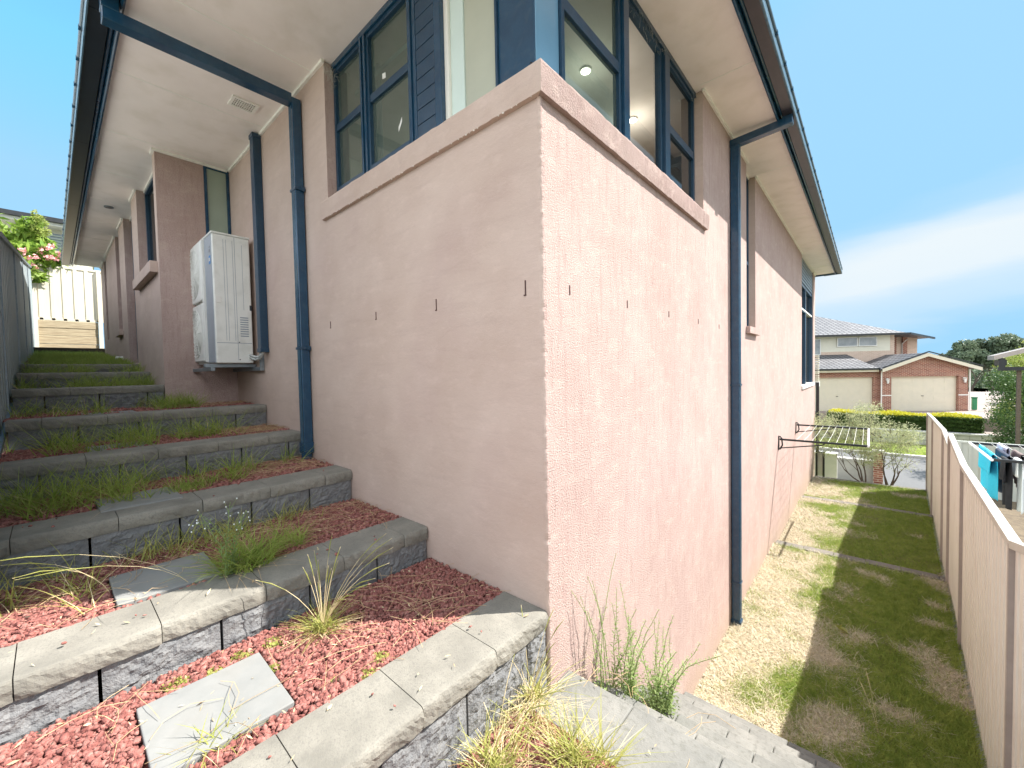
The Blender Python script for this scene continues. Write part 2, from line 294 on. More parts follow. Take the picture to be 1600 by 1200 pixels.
def build(name, mb, mt, parent=None, smooth=False, local=False, bevel=0, loc=None):
    me = bpy.data.meshes.new(name)
    off = Vector((0, 0, 0)) if local else (origin(parent) if parent else Vector((0, 0, 0)))
    if parent is None and loc is not None: off = Vector(loc)
    me.from_pydata([(x-off.x, y-off.y, z-off.z) for x, y, z in mb.v], [], mb.f)
    mts = mt if isinstance(mt, (list, tuple)) else [mt]
    for x in mts: me.materials.append(x)
    if len(mts) > 1: me.polygons.foreach_set('material_index', mb.m)
    if smooth: me.polygons.foreach_set('use_smooth', [True]*len(me.polygons))
    me.update(); o = bpy.data.objects.new(name, me); C.objects.link(o)
    if parent: o.parent = parent
    elif loc is not None: o.location = loc
    if bevel:
        b = o.modifiers.new('bevel', 'BEVEL'); b.width = bevel; b.segments = 2; b.limit_method = 'ANGLE'
    return o
def build_np(name, V, F, mt, parent=None, smooth=False, loc=None, mi=None):
    off = np.array(origin(parent)) if parent else (np.array(loc) if loc is not None else np.zeros(3))
    V = (np.asarray(V, dtype=np.float64)-off).astype(np.float32); F = np.asarray(F, dtype=np.int32); n, k = F.shape
    me = bpy.data.meshes.new(name); me.vertices.add(len(V)); me.vertices.foreach_set('co', V.ravel())
    me.loops.add(n*k); me.loops.foreach_set('vertex_index', F.ravel()); me.polygons.add(n)
    me.polygons.foreach_set('loop_start', np.arange(0, n*k, k, dtype=np.int32)); me.polygons.foreach_set('loop_total', np.full(n, k, dtype=np.int32))
    mts = mt if isinstance(mt, (list, tuple)) else [mt]
    for x in mts: me.materials.append(x)
    if mi is not None: me.polygons.foreach_set('material_index', np.asarray(mi, dtype=np.int32))
    if smooth: me.polygons.foreach_set('use_smooth', np.ones(n, dtype=bool))
    me.update(calc_edges=True); me.validate()
    o = bpy.data.objects.new(name, me); C.objects.link(o)
    if parent: o.parent = parent
    elif loc is not None: o.location = loc
    return o
def tag(o, label=None, cat=None, group=None, kind=None):
    if label: o['label'] = label
    if cat: o['category'] = cat
    if group: o['group'] = group
    if kind: o['kind'] = kind
    return o
def thing(name, label, cat, loc=(0, 0, 0), group=None, rz=0):
    o = bpy.data.objects.new(name, None); C.objects.link(o); o.location = loc; o.rotation_euler = (0, 0, rz); o.empty_display_size = .2
    return tag(o, label, cat, group)

# ------------------------------------------------------------------ setting: ground
def grid(x0, x1, y0, y1, zf, nx, ny):
    mb = MB(); xs = np.linspace(x0, x1, nx+1); ys = np.linspace(y0, y1, ny+1)
    for y in ys:
        for x in xs: mb.v.append((x, y, zf(x, y)))
    for j in range(ny):
        for i in range(nx):
            a = j*(nx+1)+i; mb.f.append((a, a+1, a+nx+2, a+nx+1)); mb.m.append(0)
    return mb
def struct(name, mb, mt, label=None, smooth=True):
    o = build(name, mb, mt, smooth=smooth); o['kind'] = 'structure'
    if label: tag(o, label, name.replace('_', ' '))
    return o
def nz(x, y, z=0.0, s=1.0): return mn.noise(Vector((x*s, y*s, z*s)))
struct('ground', MB().quad((-600, -500, -3.6), (800, -500, -3.6), (800, 900, -3.6), (-600, 900, -3.6)), M['hill'])
struct('path', MB().box(-1.7, 1.9, -14, -3.3, -.6, .06), M['concrete'], smooth=False)  # unseen pale paving added behind the camera to bounce neutral light
struct('uphill_yard', MB().box(-40, -1.75, -30, -2.0, -3.5, .9), M['concrete'], smooth=False)
struct('lawn', grid(.0, 1.84, 2.24, 6.36, lambda x, y: -1.40+.025*nz(x, y, 0, 2), 24, 50), M['thatch'])
struct('lawn', grid(.0, 2.02, 6.56, 10.0, lambda x, y: -1.51+.025*nz(x, y, 3, 2), 24, 40), M['thatch'])
struct('lawn', grid(.0, 2.22, 10.16, 12.75, lambda x, y: -1.61+.02*nz(x, y, 6, 2), 24, 30), M['thatch'])
# soil body under the lawn terraces and the side passage
struct('ground_body', MB().box(-.0, 2.3, 2.0, 12.85, -3.7, -1.72), M['soil'], smooth=False)
# verge falling to the street
struct('verge', grid(-1.5, 20, 12.95, 16.3, lambda x, y: -1.74-(y-12.95)*.27+.03*nz(x, y, 0, 2) if y < 16.2 else -2.66, 50, 14), M['turf'])
rd = MB(); rd.quad((-60, 16.25, -2.70), (70, 16.25, -2.70), (70, 25.2, -2.86), (-60, 25.2, -2.86)); struct('road', rd, M['asphalt'], smooth=False)
kb = MB(); kb.box(-60, 70, 16.15, 16.45, -3.0, -2.58); struct('kerb', kb, M['concrete'], smooth=False)
kb = MB(); kb.box(-60, 70, 25.1, 25.4, -3.0, -2.74); struct('kerb', kb, M['concrete'], smooth=False)
struct('verge', grid(-30, 50, 25.35, 28.7, lambda x, y: -2.76+(y-25.35)*.02+.03*nz(x, y, 0, 1), 80, 8), M['turf'])
dv = MB(); dv.box(-40, 60, 30.7, 60, -3.5, -1.40); dv.box(-40, 60, 29.0, 30.7, -3.5, -2.02); struct('driveway', dv, M['drive'], smooth=False)
yd = grid(0, 12, -6, 12.95, lambda x, y: -1.62+.02*nz(x, y, 0, 2), 20, 30); yd.v = [(x*(1-.0)+1.78+.045*y, y, z) for x, y, z in yd.v]; struct('neighbour_yard', yd, M['soil'])

# hill far behind
hm = MB(); pts = 60
def hill(x, y): return -4+7.5*math.exp(-((x-60)/90)**2)*min(1, max(0, (y-70)/120))+4*nz(x, y, 0, .02)
struct('hill', grid(-150, 350, 90, 320, hill, 60, 30), M['hill'])

# ------------------------------------------------------------------ foliage helpers
def leaves(cent, n, rad, size, asp=.5, seed=0, flat=.0, zs=1.0, droop=0):
    """n leaf quads scattered in blobs: cent list of (x,y,z,r)"""
    g = np.random.default_rng(seed); c = np.array(cent, float); wgt = c[:, 3]**2; wgt /= wgt.sum()
    k = g.choice(len(c), n, p=wgt); d = g.normal(size=(n, 3)); d /= np.linalg.norm(d, axis=1)[:, None]
    r = c[k, 3]*(g.random(n)**.45)*rad; P = c[k, :3]+d*r[:, None]*np.array([1, 1, zs])
    a = g.normal(size=(n, 3)); a[:, 2] = a[:, 2]*(1-flat)-droop; a /= np.linalg.norm(a, axis=1)[:, None]
    b = np.cross(a, d+g.normal(size=(n, 3))*.5); b /= (np.linalg.norm(b, axis=1)[:, None]+1e-9)
    s = size*(.6+.8*g.random(n)); A = a*s[:, None]; B = b*(s*asp)[:, None]
    V = np.stack([P-A*.5, P+B*.5, P+A*.5, P-B*.5], 1).reshape(-1, 3); F = np.arange(n*4).reshape(n, 4)
    return V, F
def blades(P, h, wd, seed, lean=.5, seg=3, curve=.6, dirs=None):
    """curved tapering blades: P (n,3), h heights, wd width"""
    g = np.random.default_rng(seed); n = len(P); th = g.random(n)*2*np.pi if dirs is None else dirs
    h = np.broadcast_to(h, (n,)); wd = np.broadcast_to(wd, (n,)); ln = lean*(.3+g.random(n)*1.2)
    D = np.stack([np.cos(th), np.sin(th), np.zeros(n)], 1); ph = th+np.pi/2+g.normal(size=n)*.6; Wv = np.stack([np.cos(ph), np.sin(ph), np.zeros(n)], 1)
    V = []
    for i in range(seg+1):
        t = i/seg; hor = ln*t+curve*ln*t*t; z = t-(.35*curve*ln)*t*t; nn = np.sqrt(1+ln**2)
        c = P+(D*(hor/nn*h)[:, None])+np.stack([np.zeros(n), np.zeros(n), z/nn*h], 1)
        ww = wd*(1-t)**.7*.5+1e-4
        V.append(c-Wv*ww[:, None]); V.append(c+Wv*ww[:, None])
    V = np.stack(V, 1); k = 2*(seg+1); F = []
    base = np.arange(n)[:, None]*k
    for i in range(seg): F.append(base+np.array([2*i, 2*i+1, 2*i+3, 2*i+2]))
    return V.reshape(-1, 3), np.concatenate(F, 0)
def cat(parts):
    Vs, Fs, Ms, o = [], [], [], 0
    for i, (V, F) in enumerate(parts):
        Vs.append(V); Fs.append(F+o); Ms.append(np.full(len(F), i)); o += len(V)
    return np.concatenate(Vs), np.concatenate(Fs), np.concatenate(Ms)
def branchy(mb, p, d, ln, r, depth, spread=.5, gravity=.0, ends=None, segs=4, kids=(2, 3)):
    pts = [Vector(p)]; d = Vector(d).normalized(); rr = [r]
    for i in range(segs):
        d = (d+Vector((random.gauss(0, .13), random.gauss(0, .13), random.gauss(0, .08)+gravity))).normalized()
        pts.append(pts[-1]+d*ln/segs); rr.append(r*(1-.45*(i+1)/segs))
    mb.tube(pts, rr, 6 if depth > 1 else 5)
    if depth == 0:
        if ends is not None: ends.append(pts[-1])
        return
    if ends is not None and depth < 2: ends.append(pts[-1])
    for _ in range(random.randint(*kids)):
        nd = (d+Vector((random.uniform(-1, 1), random.uniform(-1, 1), random.uniform(-.3, .8)))*spread).normalized()
        branchy(mb, pts[-1] if random.random() < .6 else pts[-2], nd, ln*random.uniform(.6, .85), rr[-1]*.75, depth-1, spread, gravity, ends, segs, kids)

# ================================================================== THE HOUSE
house = thing('rendered_house', 'pink-brown rendered house with deep blue gutters and corner window, filling the centre', 'house', (0, 0, 0))
ZT = 4.245
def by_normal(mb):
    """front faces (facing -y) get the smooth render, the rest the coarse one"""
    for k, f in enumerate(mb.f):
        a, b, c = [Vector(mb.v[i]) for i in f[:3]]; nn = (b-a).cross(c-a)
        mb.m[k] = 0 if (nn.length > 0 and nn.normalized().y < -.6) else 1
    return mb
# lower storey L-shaped prism with a slightly wavering rendered corner
def corner_prism(z0, z1):
    mb = MB(); nz_ = int((z1-z0)/.02); zs = np.linspace(z0, z1, nz_+1)
    base = [(-4.96, 0), (-.4, 0), (-.026, 0), (-.012, 0), (-.0060, .0015), (-.0015, .0060), (0, .012), (0, .026), (0, 4.40), (-.2, 4.40), (-.2, .2), (-4.96, .2)]
    n = len(base)
    for z in zs:
        j = .0030*mn.noise(Vector((3.3, 1.7, z*22)))+.0030*mn.noise(Vector((9.3, 1.7, z*45)))+.004*mn.noise(Vector((5, 1, z*2.2)))
        for i, (x, y) in enumerate(base):
            s = 1 if 3 <= i <= 6 else 0
            mb.v.append((x-s*j, y+s*j, z))
    for k in range(nz_):
        for i in range(n):
            a = k*n+i; b = k*n+(i+1) % n; mb.f.append((a, b, b+n, a+n)); mb.m.append(0)
    mb.f.append(tuple(range(n))[::-1]); mb.m.append(1); mb.f.append(tuple(nz_*n+i for i in range(n))); mb.m.append(1)
    return mb
MW = [M['stucco_a'], M['stucco_b']]
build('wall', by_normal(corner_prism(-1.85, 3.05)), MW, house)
wb = MB()
build('wall', by_normal(MB().box(-4.96, -2.24, 0, .2, 3.05, ZT)), MW, house)
wb.box(-.2, 0, 2.58, 4.40, 3.05, ZT)
wb.box(-.2, 0, 4.40, 4.95, -1.85, 2.13); wb.box(-.2, 0, 4.95, 10.2, -1.85, ZT)
wb.box(-.2, 0, 10.2, 12.85, -1.85, 1.10); wb.box(-.2, 0, 12.85, 13.35, -1.85, ZT)
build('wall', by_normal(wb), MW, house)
wp = MB()
wp.box(-5.10, -4.96, -.726, -.27, 1.0, ZT)
wp.box(-5.10, -4.96, -.27, 0, 1.0, 2.55)
F = -.726
wp.box(-6.46, -5.10, F, F+.14, 1.0, 2.98); wp.box(-7.0, -6.46, F, F+.14, 1.0, ZT)
wp.box(-7.97, -7.0, F, F+.14, 1.0, 1.86); wp.box(-8.70, -7.97, F, F+.14, 1.0, ZT)
wp.box(-9.24, -8.70, F, F+.14, 1.0, 2.5); wp.box(-11.15, -9.24, F, F+.14, 1.0, ZT)
wp.box(-11.6, -11.15, F, F+.14, 1.0, 2.5); wp.box(-12.4, -11.6, F, F+.14, 1.0, ZT)
build('wall', by_normal(wp), MW, house)
build('wall', by_normal(MB().box(-12.4, -12.2, F+.14, 13.15, 1.0, ZT)), MW, house); build('wall', by_normal(MB().box(-12.4, -.2, 13.15, 13.35, -1.85, ZT)), MW, house)
# weep holes scored in the render
for (x, h) in ((-.11, .072), (-.828, .066), (-1.535, .052), (-2.27, .052)):
    mb = MB(); mb.box(x-.0035, x+.003, -.0035, .004, 2.078-h, 2.078); mb.box(x-.012, x+.004, -.0030, .004, 2.072-h, 2.079-h)
    build('weep_hole', mb, M['hole'], house)
for (y, h) in ((.234, .05), (.919, .05), (1.66, .045), (2.4, .045), (3.1, .045)):
    mb = MB(); mb.box(-.004, .003, y-.004, y+.004, 2.07-h, 2.07); build('weep_hole', mb, M['hole'], house)
# rendered sill band wrapping the corner
def sill_band():
    prof = [(.030, 2.940), (.036, 3.0), (.040, 3.070), (.034, 3.084), (-.1, 3.185), (-.1, 2.94)]
    path = [('a', x) for x in np.arange(-2.31, -.06, .045)]+[('c', 0)]+[('b', y) for y in np.arange(.06, 2.63, .045)]+[('b', 2.63)]
    mb = MB(); n = len(prof)
    for k, (t, s) in enumerate(path):
        for j, (o, z) in enumerate(prof):
            q = .006*mn.noise(Vector((k*.9, j*2.1, 4))) if j < 4 else 0
            oo = o+q; zz = z+.0025*mn.noise(Vector((k*.7, j, 9)))*(j < 4)
            mb.v.append((s, -oo, zz) if t == 'a' else ((oo, -oo, zz) if t == 'c' else (oo, s, zz)))
    for k in range(len(path)-1):
        for j in range(n):
            a = k*n+j; b = k*n+(j+1) % n; mb.f.append((a, a+n, b+n, b)); mb.m.append(0 if path[k][0] == 'a' else 1)
    mb.f.append(tuple(range(n))); mb.m.append(0); mb.f.append(tuple((len(path)-1)*n+j for j in range(n))[::-1]); mb.m.append(1)
    return mb
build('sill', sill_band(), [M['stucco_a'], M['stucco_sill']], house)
# flaking line of old paint under the sill
mb = MB()
for x in np.arange(-2.2, -.02, .031):
    if random.random() < .45:
        s = random.uniform(.002, .006); mb.box(x, x+s*1.6, -.032, -.028, 2.936-s*.4, 2.936+s*.5)
tag(build('paint_fleck', mb, M['bead'], house), kind='stuff')
mb = MB().box(-.015, .05, 4.36, 5.0, 2.05, 2.14); build('sill', mb, M['stucco_b'], house, bevel=.006)
mb = MB().box(-6.52, -5.05, -.80, -.722, 2.86, 2.99); build('sill', mb, M['stucco_a'], house, bevel=.006)
mb = MB().box(-9.28, -8.66, -.78, -.722, 2.40, 2.50); build('sill', mb, M['stucco_a'], house, bevel=.006)
mb = MB().box(-.10, .03, 10.16, 12.88, 1.05, 1.13); build('sill', mb, M['white'], house)

# ---- eaves
sf = MB(); sf.box(-12.4, .45, -1.16, 13.33, 4.25, 4.268); build('soffit', sf, M['soffit'], house)
jn = MB()
for x in (-1.22, -2.44, -3.63, -4.85, -6.05, -7.25, -8.45, -9.65, -10.85):
    jn = MB(); jn.box(x-.006, x+.006, -1.155, -.002 if x > -4.9 else -.74, 4.2470, 4.2515); build('soffit_joint', jn, M['bead'], house)
for y in (.1, 2.5, 4.9, 7.3, 9.7, 12.1):
    jn = MB(); jn.box(.002, .448, y-.006, y+.006, 4.2472, 4.2517); build('soffit_joint', jn, M['bead'], house)
# cream bead along the wall head
bd = MB(); T = .022
def bead_x(x0, x1, y, mb=bd): mb.box(x0, x1, y-T, y, 4.222, 4.2505)       # runs along x in front of plane y
def bead_y(y0, y1, x, mb=bd): mb.box(x, x+T, y0, y1, 4.2225, 4.2500)
bead_x(-4.93, -2.23, 0); bead_x(-2.24, -.1, .10-.012); bead_y(-.748, -.27, -4.96); bead_y(-.27, -.0225, -4.975)
bead_x(-5.10, -4.94, F); bead_x(-6.46, -5.10, F+.10); bead_x(-7.0, -6.46, F); bead_x(-7.97, -7.0, F+.10); bead_x(-8.7, -7.97, F)
bead_x(-9.24, -8.7, F+.10); bead_x(-11.15, -9.24, F); bead_x(-11.6, -11.15, F+.10); bead_x(-12.4, -11.6, F)
bead_y(.08, 2.58, -.09); bead_y(2.56, 4.42, 0); bead_y(4.42, 4.93, -.09); bead_y(4.93, 10.22, 0); bead_y(10.22, 12.83, -.09); bead_y(12.83, 13.3, 0)
build('cornice_bead', bd, M['bead'], house)
# fascias
fa = MB()
fa.box(.452, .474, -1.188, 13.35, 4.212, 4.42); fa.box(-12.42, .452, -1.188, -1.164, 4.2118, 4.42); fa.box(-12.42, .45, 13.335, 13.36, 4.205, 4.42)
fa.tube([(.463, -1.19, 4.216), (.463, 13.35, 4.216)], .013, 8); fa.tube([(-12.4, -1.176, 4.216), (.46, -1.176, 4.216)], .013, 8)
fa.tube([(.4925, -1.19, 4.262), (.4925, 13.35, 4.262)], .018, 10); fa.tube([(-12.4, -1.206, 4.262), (.47, -1.206, 4.262)], .018, 10)
build('fascia', fa, M['blue'], house, smooth=False)
# gutters: dark underside with seams, rolled outer lip
g1 = MB()
for y0 in np.arange(-1.35, 13.4, 2.4): g1.box(.512, .600, y0+.002, min(y0+2.397, 13.47), 4.226, 4.236)
g1a = MB()
for x0 in np.arange(-12.5, .5, 2.4): g1a.box(x0+.002, min(x0+2.397, .511), -1.335, -1.226, 4.2262, 4.2362)
g1.box(.512, .516, -1.22, 13.46, 4.236, 4.33); g1a.box(-12.5, .511, -1.23, -1.226, 4.2362, 4.33)
M['gutter_navy'] = mat('gutter_navy', (.006, .012, .020), (.010, .018, .028), 8, .3); build('gutter_base', g1a, M['gutter_navy'], house)
build('gutter_base', g1, M['gutter_under'], house)
g2 = MB()
g2.box(.600, .609, -1.352, 13.47, 4.214, 4.345); g2.tube([(.613, -1.352, 4.34), (.613, 13.47, 4.34)], .012, 8); g2.tube([(.606, -1.352, 4.222), (.606, 13.47, 4.222)], .010, 8)
g2.box(-12.5, .600, -1.344, -1.335, 4.2142, 4.345); g2.tube([(-12.5, -1.348, 4.34), (.61, -1.348, 4.34)], .012, 8)
g2.box(.2, .612, 13.47, 13.478, 4.2144, 4.34)
build('gutter', g2, M['lip'], house)
for y in np.arange(-1.2, 13.4, .45): build('gutter_bracket', MB().box(.612, .627, y, y+.03, 4.322, 4.352), M['blue'], house)
for x in np.arange(-12.4, .4, .45): build('gutter_bracket', MB().box(x, x+.03, -1.363, -1.350, 4.322, 4.352), M['blue'], house)
# hipped tiled roof
rf = MB(); e = (-12.45, .56, -1.30, 13.45); zr = 4.345
v = [(e[0], e[2], zr), (e[1], e[2], zr), (e[1], e[3], zr), (e[0], e[3], zr), (-5.95, 5.3, zr+2.6), (-5.95, 6.9, zr+2.6)]
rf.add(v, [(0, 1, 4), (1, 2, 5, 4), (2, 3, 5), (3, 0, 4, 5), (3, 2, 1, 0)])
roof = build('roof', rf, M['tile'], house)
tl = MB()
for y in np.arange(-1.28, 13.35, .30): tl.tube([(.57, y+.15, 4.335), (.2, y+.15, 4.47)], .035, 8)
build('eave_tile', tl, M['tile'], roof)

# ---- corner windows
def framed(name, rects, mt, parent=house, bevel=.003):
    mb = MB()
    for r in rects: mb.box(*r)
    return build(name, mb, mt, parent, bevel=bevel)
def wA(x0, x1, ztr=3.715, gl='glass_screen'):
    """sliding sash in the plane y=.1"""
    fr = framed('window', [(x0, x0+.028, .075, .125, 3.17, 4.2), (x1-.028, x1, .0752, .1252, 3.17, 4.2), (x0+.028, x1-.028, .0754, .1254, 4.17, 4.2), (x0+.028, x1-.028, .0754, .1254, 3.165, 3.215)]
                + ([(x0+.028, x1-.028, .082, .122, ztr-.028, ztr+.028)] if ztr else []), M['blue_dull'])
    zs = [(3.215, ztr-.028), (ztr+.028, 4.17)] if ztr else [(3.215, 4.17)]
    for a, b in zs: build('pane', MB().quad((x0+.028, .104, a), (x1-.028, .104, a), (x1-.028, .104, b), (x0+.028, .104, b)), M[gl], fr)
    return fr
f1 = wA(-2.235, -1.775); f2 = wA(-1.695, -1.14)
framed('window_mullion', [(-1.775, -1.752, .06, .13, 3.16, 4.2), (-1.748, -1.724, .072, .13, 3.16, 4.2), (-1.720, -1.695, .06, .13, 3.16, 4.2)], M['blue'])
framed('window_mullion', [(-1.14, -1.105, .055, .13, 3.16, 4.2), (-1.102, -1.064, .066, .13, 3.16, 4.2)], M['blue'])
framed('window_head', [(-2.24, -.1, .06, .13, 4.2, 4.246)], M['blue'])
# small stickers on the panes
build('sticker', MB().quad((-1.52, .1005, 3.80), (-1.475, .1005, 3.79), (-1.475, .1005, 3.83), (-1.52, .1005, 3.84)), M['white'], f2)
build('sticker', MB().quad((-1.33, .1005, 3.34), (-1.285, .1005, 3.395), (-1.285, .1005, 3.43), (-1.33, .1005, 3.375)), M['white'], f2)
# grooved cladding panel beside it
cl = MB(); z = 3.16
while z < 4.24:
    z1 = min(z+.098, 4.246); cl.box(-1.063, -.862, .070, .12, z+.006, z1); cl.box(-1.05, -.87, .078, .12, z-.001, z+.006); z = z1
build('cladding_panel', cl, M['blue_dull'], house, bevel=.002)
framed('window_post', [(-.860, -.795, .055, .13, 3.16, 4.246)], M['blue'])
framed('window_reveal', [(-.795, -.757, .085, .15, 3.14, 4.246)], M['room_wall'])
framed('window_reveal', [(-.757, -.640, .105, .15, 3.14, 4.246)], M['reveal_mint'])
framed('infill_panel', [(-.640, -.368, .115, .15, 3.14, 4.246)], M['panel_beige'])
framed('corner_post', [(-.368, -.352, .085, .15, 3.14, 4.246)], M['blue_dull'])
framed('corner_post', [(-.352, -.100, .100, .31, 3.10, 4.246)], M['blue'])
M['blue_skylit'] = mat('skylit_blue_post', (.15, .30, .43), (.17, .33, .46), 4, .18, spec=.7)  # sky light on the side of the post put into a paler blue
framed('skylit_face', [(-.099, -.094, .104, .308, 3.14, 4.24)], M['blue_skylit'], bevel=0)
def wB(y0, y1, ztr=3.65, gl='glass_screen', fy=.03):
    fr = framed('window', [(-.125, -.075, y0, y0+fy, 3.17, 4.2), (-.1252, -.0752, y1-fy, y1, 3.17, 4.2), (-.1254, -.0754, y0+fy, y1-fy, 4.17, 4.2), (-.1254, -.0754, y0+fy, y1-fy, 3.165, 3.21)]
                + ([(-.122, -.078, y0+fy, y1-fy, ztr-.035, ztr+.035)] if ztr else []), M['blue_dull'])
    zs = [(3.21, ztr-.035), (ztr+.035, 4.17)] if ztr else [(3.21, 4.17)]
    for a, b in zs: build('pane', MB().quad((-.1, y0+fy, a), (-.1, y1-fy, a), (-.1, y1-fy, b), (-.1, y0+fy, b)), M[gl], fr)
    return fr
wB(.312, 1.03); wB(1.12, 1.76, None, 'glass'); wB(1.90, 2.575, 3.65, 'glass_dark')
framed('window_mullion', [(-.125, -.055, 1.035, 1.115, 3.15, 4.2)], M['blue']); framed('window_mullion', [(-.125, -.05, 1.765, 1.82, 3.15, 4.2), (-.125, -.06, 1.825, 1.895, 3.15, 4.2)], M['blue_dull'])
framed('window_head', [(-.13, -.06, .31, 2.578, 4.2, 4.246)], M['blue_dull'])
# narrow and far windows of the side wall
f = framed('window', [(-.13, -.08, 4.402, 4.45, 2.14, 4.24), (-.13, -.08, 4.90, 4.948, 2.14, 4.24), (-.128, -.07, 4.45, 4.90, 3.02, 3.07), (-.128, -.08, 4.45, 4.90, 2.14, 2.18), (-.128, -.08, 4.45, 4.90, 4.2, 4.24)], M['blue_dull'])
build('pane', MB().quad((-.105, 4.45, 2.18), (-.105, 4.90, 2.18), (-.105, 4.90, 4.2), (-.105, 4.45, 4.2)), M['glass_dark'], f)
f = framed('window', [(-.13, -.02, 10.202, 10.30, 1.13, 4.24), (-.13, -.02, 12.75, 12.848, 1.13, 4.24), (-.128, -.03, 11.25, 11.35, 1.13, 3.6), (-.128, -.03, 10.3, 12.75, 3.55, 3.62), (-.126, -.035, 10.3, 11.25, 2.95, 2.98)], M['blue_dull'])
build('transom', MB().box(-.12, -.025, 10.3, 12.75, 2.98, 3.02), M['white'], f)
build('pane', MB().quad((-.085, 10.3, 1.13), (-.085, 12.75, 1.13), (-.085, 12.75, 3.6), (-.085, 10.3, 3.6)), M['glass_dark'], f)
mb = MB()
for k in range(7): mb.box(-.09, -.02, 10.3, 12.75, 3.64+k*.085, 3.70+k*.085)
build('roller_shutter', mb, M['galv'], f)
# frosted slot window in the return, passage windows and door
f = framed('window', [(-4.99, -4.955, -.268, -.235, 2.56, 4.24), (-4.99, -4.955, -.035, -.002, 2.56, 4.24), (-4.99, -4.957, -.235, -.035, 4.205, 4.24), (-4.99, -4.957, -.235, -.035, 2.56, 2.6)], M['blue'])
build('pane', MB().quad((-4.972, -.235, 2.6), (-4.972, -.035, 2.6), (-4.972, -.035, 4.205), (-4.972, -.235, 4.205)), M['glass_obscure'], f)
for (a, b, z0) in ((-6.46, -5.10, 2.99), (-9.24, -8.70, 2.5), (-11.6, -11.15, 2.5)):
    f = framed('window', [(a, a+.05, F+.09, F+.14, z0, 4.24), (b-.05, b, F+.09, F+.14, z0, 4.24), (a+.05, b-.05, F+.09, F+.14, 4.19, 4.24), (a+.05, b-.05, F+.09, F+.14, z0, z0+.05)], M['blue_dull'])
    build('pane', MB().quad((a+.05, F+.12, z0+.05), (b-.05, F+.12, z0+.05), (b-.05, F+.12, 4.19), (a+.05, F+.12, 4.19)), M['glass_dark'], f)
dr = framed('door', [(-7.965, -7.005, F+.10, F+.14, 1.86, 4.24), (-7.9, -7.07, F+.088, F+.0995, 1.95, 2.9), (-7.9, -7.07, F+.088, F+.0995, 3.0, 4.1)], M['blue_dull'])
build('handle', MB().tube([(-7.12, F+.09, 2.95), (-7.12, F+.05, 2.95), (-7.22, F+.05, 2.95)], .01, 8), M['galv'], dr)
mb = MB().tube([(-8.9, -.722, 2.0), (-8.9, -.80, 2.0), (-8.9, -.83, 1.93)], .035, 10); build('dryer_outlet', mb, M['white'], house)
ic = MB(); ic.box(-12.15, -3.62, .21, 13.1, 1.2, 4.247); build('sun_block_core', ic, M['room_wall'], house)  # solid filler added inside the house to stop sunlight passing through
ic = MB(); ic.box(-3.61, -.26, 4.66, 13.1, -1.0, 4.247); build('sun_block_core', ic, M['room_wall'], house)
ic = MB(); ic.box(-12.15, -5.12, -.55, .20, 1.2, 4.247); build('sun_block_core', ic, M['room_wall'], house)
# ---- room behind the corner windows
rm = MB(); rm.box(-3.6, -3.55, .21, 4.6, 2.0, 4.248); rm.box(-3.55, -.21, 4.6, 4.65, 2.0, 4.248)
build('interior_wall', rm, M['room_wall'], house)
build('interior_floor', MB().box(-3.6, -.21, .21, 4.6, 1.95, 2.0), M['room_floor'], house)
cw = MB()
for k in range(9): cw.tube([(-2.12+k*.028, .30+.015*(k % 2), 2.2), (-2.12+k*.028, .30+.015*(k % 2), 4.2)], .022, 8)
build('curtain', cw, M['curtain'], house, smooth=True)
build('curtain_track', MB().box(-2.2, -1.1, .25, .29, 4.06, 4.1), M['room_wall'], house)
for (x, y) in ((-.68, 1.59), (-.686, 2.54), (-2.4, 1.6), (-2.4, 3.2)):
    r_ = build('downlight', MB().disc((x, y, 4.240), .052, 'z', .016, 24), M['white'], house)
    build('lens', MB().disc((x, y, 4.2305), .040, 'z', .006, 24), M['lamp_on'], r_)
    ld = bpy.data.lights.new('downlight_lamp', 'POINT'); ld.energy = 1.6; ld.color = (1, .93, .80); ld.shadow_soft_size = .12; lo = bpy.data.objects.new('downlight_lamp', ld); C.objects.link(lo); lo.location = (x, y, 4.0)
r_ = build('downlight', MB().disc((-7.51, -.92, 4.243), .055, 'z', .014, 24), M['galv'], house)
build('lens', MB().disc((-7.51, -.92, 4.235), .038, 'z', .006, 20), M['lamp_off'], r_)
# eave vent
vt = MB(); x0, x1, y0, y1 = -3.44, -3.26, -.385, -.165
vt.box(x0, x1, y0, y0+.025, 4.236, 4.249); vt.box(x0, x1, y1-.025, y1, 4.236, 4.249); vt.box(x0, x0+.025, y0+.025, y1-.025, 4.2362, 4.249); vt.box(x1-.025, x1, y0+.025, y1-.025, 4.2362, 4.249)
for k in range(9):
    yy = y0+.035+k*.0178; vt.box(x0+.025, x1-.025, yy, yy+.006, 4.238, 4.2475)
for k in range(3): vt.box(x0+.055+k*.033, x0+.060+k*.033, y0+.025, y1-.025, 4.2382, 4.2477)
vv = build('eave_vent', vt, M['bead'], house)
build('vent_opening', MB().box(x0+.02, x1-.02, y0+.02, y1-.02, 4.2478, 4.2492), M['vent_hole'], vv)

